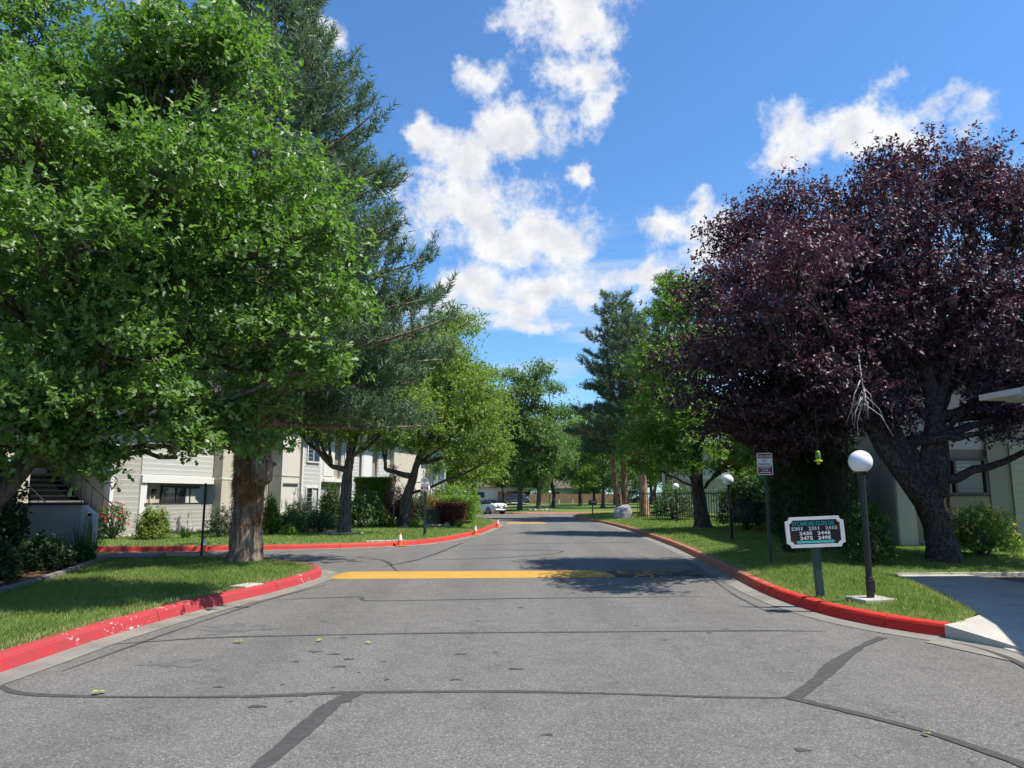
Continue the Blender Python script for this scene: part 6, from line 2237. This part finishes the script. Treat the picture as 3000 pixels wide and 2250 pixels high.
bush('rose_tree', 'standard rose with red flowers on a thin stem by the stairway', (-13.55, 25.4, 0.22), 0.5, 0.45, 1.25, 420, 0.08, 'shrub', 401, LEAF6_T, 4, cat='rose', shape='ball', flowers=('flower_red', 60, 0.06, 0.2), core=False)
bush('nandina_shrub', 'yellow green nandina tipped red before the patio wall', (-12.2, 25.5, 0.22), 0.62, 0.55, 1.0, 620, 0.11, 'nandina', 402, LEAF_T, 5, wr=0.7)
strap_plant('hosta_plant', 'low strappy plant with white flower spikes under the patio wall', (-11.25, 25.9, 0.22), 70, 0.42, 'shrub', 403, flowers='flower_white')
bush('dark_shrub', 'loose dark shrub at the corner right of the patio wall', (-10.35, 26.6, 0.22), 0.55, 0.5, 1.05, 380, 0.07, 'shrub_dark', 404, LEAF_T, 5)
G2 = 'shrubs along the apartment wall'
for i, (x, y, rx, h, m, s, lab) in enumerate([
        (-9.1, 28.2, 0.42, 1.25, 'shrub_lime', .07, 'narrow light green shrub just right of the pine trunk'),
        (-8.55, 28.8, 0.8, 0.75, 'shrub', .06, 'spreading mid green shrub under the gas meter'),
        (-8.2, 27.6, 0.32, 0.32, 'shrub_lime', .07, 'low lime plant in the river stones'),
        (-9.2, 32.5, 0.75, 1.15, 'shrub_dark', .06, 'rounded dark shrub under the first white framed window'),
        (-7.65, 30.0, 0.7, 0.85, 'shrub', .06, 'light tipped shrub left of the forked maple trunk'),
        (-7.7, 31.6, 0.55, 1.75, 'shrub', .07, 'upright leafy shrub close left of the forked maple trunk'),
        (-6.85, 34.3, 1.15, 1.55, 'shrub', .08, 'big glossy rounded shrub before the clipped conifer'),
        (-6.1, 35.4, 0.5, 0.7, 'nandina', .08, 'small pale variegated shrub right of the big rounded shrub'),
        (-5.75, 38.0, 0.9, 1.75, 'barberry', .06, 'purple leaved shrub behind the low forked tree'),
        (-5.3, 40.5, 0.95, 1.55, 'shrub_dark', .07, 'dark shrub right of the purple leaved shrub'),
        (-4.7, 43.5, 0.9, 1.35, 'nandina_red', .09, 'orange red nandina near the end of the building')]):
    bush('shrub', lab, (x, y, gz(x, y)), rx, rx * 0.85, h, int(420 + 620 * rx * h), s * 1.2, m, 410 + i, LEAF_T, 5, G2)
bush('clipped_conifer', 'tall bright green conifer clipped flat on top before the apartments', (-7.1, 38.2, gz(-7.1, 38.2)), 0.82, 0.7, 2.35, 4200, 0.11, 'arbor', 430, NEEDLE_T, 6, cat='hedge', shape='block', wr=0.3, top_scale=1.12)
broadleaf('sapling', 'thin young tree with pink leaves behind the low forked tree', (-5.9, 37.2, 0.28), [(-5.9, 37.2, 1.9, 0.55), (-5.8, 37.2, 2.6, 0.5), (-6.0, 37.2, 1.4, 0.4), (-5.9, 37.1, 3.1, 0.35)], [(0, 0, .8), (0, 0, 1.4)], 230, 4, 0.07,
          'pinkleaf', 'bark_pale', 431, trunk=[(0, 0, 0), (0.03, 0, 0.8), (0, 0, 1.8), (0, 0, 2.8)], rads=[0.03, 0.025, 0.018, 0.008], clump=4, spread=.25, inner=.2, seg=8)
bush('flat_hedge', 'flat topped lime green hedge flaring upward at the end of the lawn', (-3.0, 43.2, gz(-3.0, 43.2)), 0.88, 1.9, 1.5, 3400, 0.08, 'shrub_lime', 432, LEAF_T, 5, cat='hedge', shape='block', top_scale=1.28, foot=0.1)
bush('barberry_shrub', 'purple barberry clipped into a bowl in front of the flat topped hedge', (-3.05, 37.9, gz(-3.05, 37.9)), 0.62, 0.6, 1.15, 2000, 0.06, 'barberry', 433, LEAF_T, 5, cat='hedge', shape='block', top_scale=1.25, foot=0.06)
bush('round_bush', 'large bright green round bush behind the flat topped hedge', (-4.1, 51.5, gz(-4.1, 51.5)), 2.1, 1.9, 2.25, 1500, 0.13, 'linden', 434, LEAF_T, 5)
strap_plant('daylily', 'pale strappy clump at the foot of the purple barberry', (-2.6, 36.6, gz(-2.6, 36.6)), 60, 0.42, 'strap', 435)
for i, (x, y, lab) in enumerate([(-5.55, 34.9, 'strappy iris clump left of the low forked trunk'), (-4.55, 34.8, 'strappy iris clump right of the low forked trunk')]):
    strap_plant('iris_clump', lab, (x, y, gz(x, y)), 70, 0.5, 'strap', 440 + i, 'iris clumps at the forked trunk')

# shrubs in the bark bed at the left
G3 = 'dark shrubs in the bark bed'
for i, (x, y, rx, h, m, s, lab) in enumerate([
        (-9.2, 14.8, 0.55, 0.62, 'shrub_dark', .075, 'rounded dark shrub in the bark bed before the siding wall'),
        (-10.85, 15.3, 0.75, 1.5, 'shrub_dark', .08, 'tall dark shrub at the left edge against the siding wall'),
        (-9.0, 13.0, 0.55, 0.6, 'shrub_dark', .075, 'low dark shrub at the left edge nearest the lawn'),
        (-9.45, 16.6, 0.25, 0.35, 'shrub', .08, 'small leafy shrub near the end of the siding wall'),
        (-9.7, 12.7, 0.95, 2.0, 'shrub_dark', .08, 'big dark shrub mostly cut by the left edge'),
        (-11.7, 16.6, 0.9, 2.3, 'shrub_dark', .1, 'tallest dark shrub rising above the siding wall at the left edge')]):
    bush('shrub', lab, (x, y, 0.22), rx, rx * .9, h, int(450 + 650 * rx * h), s * 1.15, m, 450 + i, LEAF_T, 5, G3)
strap_plant('iris_clump', 'upright strappy iris beside the end post of the siding wall', (-9.75, 17.3, 0.22), 60, 0.85, 'strap', 460)

# ================================================================== shrubs on the right
bush('leafy_shrub', 'glossy green shrub with a bronze tip behind the nearest lamp', (7.55, 16.0, gz(7.55, 16)), 0.55, 0.5, 1.15, 900, 0.095, 'shrub', 501, LEAF_T, 5, wr=0.75)
bush('spirea_shrub', 'flowering shrub with yellow blooms at the foot of the plum trunk', (10.75, 17.3, gz(10.75, 17.3)), 0.95, 0.7, 1.05, 1300, 0.07, 'linden', 502, LEAF_T, 5, flowers=('flower_yellow', 110, 0.06, 0.2))
G4 = 'dark clipped hedges behind the right lawn'
for i, (x, y, rx, ry, h, lab) in enumerate([(9.4, 30.2, 1.2, 1.2, 1.75, 'domed dark hedge left of the second globe lamp'), (10.3, 27.0, 1.3, 1.2, 1.8, 'dark hedge right of the second globe lamp'), (11.2, 34, 1.3, 1.3, 1.6, 'dark hedge behind the light green tree trunk')]):
    bush('dark_hedge', lab, (x, y, gz(x, y)), rx, ry, h, 1150, 0.085, 'shrub_dark', 510 + i, LEAF_T, 5, G4, cat='hedge')
for i, (x, y, rx, h, lab) in enumerate([(6.9, 18.6, 0.55, 3.2, 'dark column conifer right behind the fire lane sign post'), (8.1, 18.9, 0.85, 3.3, 'broad dark conifer behind the address sign'), (9.2, 22.0, 0.95, 3.0, 'dark conifer against the side wall of the cream house')]):
    bush('column_conifer', lab, (x, y, gz(x, y)), rx, rx, h, 1900, 0.12, 'shrub_dark', 520 + i, NEEDLE_T, 6, 'dark conifers in the plum shade', cat='conifer', shape='ball', wr=0.25, fill=0.7)
bush('climbing_rose', 'climbing rose with pale pink flowers over the picket fence', (9.75, 44.8, gz(9.75, 44.8)), 1.3, 2.6, 2.0, 1400, 0.11, 'shrub', 530, LEAF_T, 5, cat='rose', flowers=('flower_pink', 60, 0.06, 0.3))
strap_plant('daylily', 'yellow green strappy clump right of the leaning pine', (9.9, 51.0, gz(9.9, 51)), 50, 0.7, 'strap', 531)

# bird feeder hanging under the plum
t = thing('bird_feeder', 'yellow and green bird feeder hanging in the plum shade', 'bird feeder', (5.75, 13.9, 2.28))
mb = MB(); mb.tube([(0, 0, 0.2), (0.01, 0, 0.5), (0, 0, 1.0)], 0.003, 5); mb.build('wire', 'black', t)
mb = MB(); mb.lathe([(0.02, 0.2), (0.045, 0.17), (0.05, 0.05), (0.03, 0.02)], 14); mb.build('seed_bottle', 'feeder_green', t, smooth=True)
mb = MB(); mb.lathe([(0.05, 0.03), (0.075, 0.02), (0.075, -0.005), (0.03, -0.01), (0.03, -0.05), (0.02, -0.055)], 14); mb.build('tray', 'feeder_yellow', t, smooth=False)
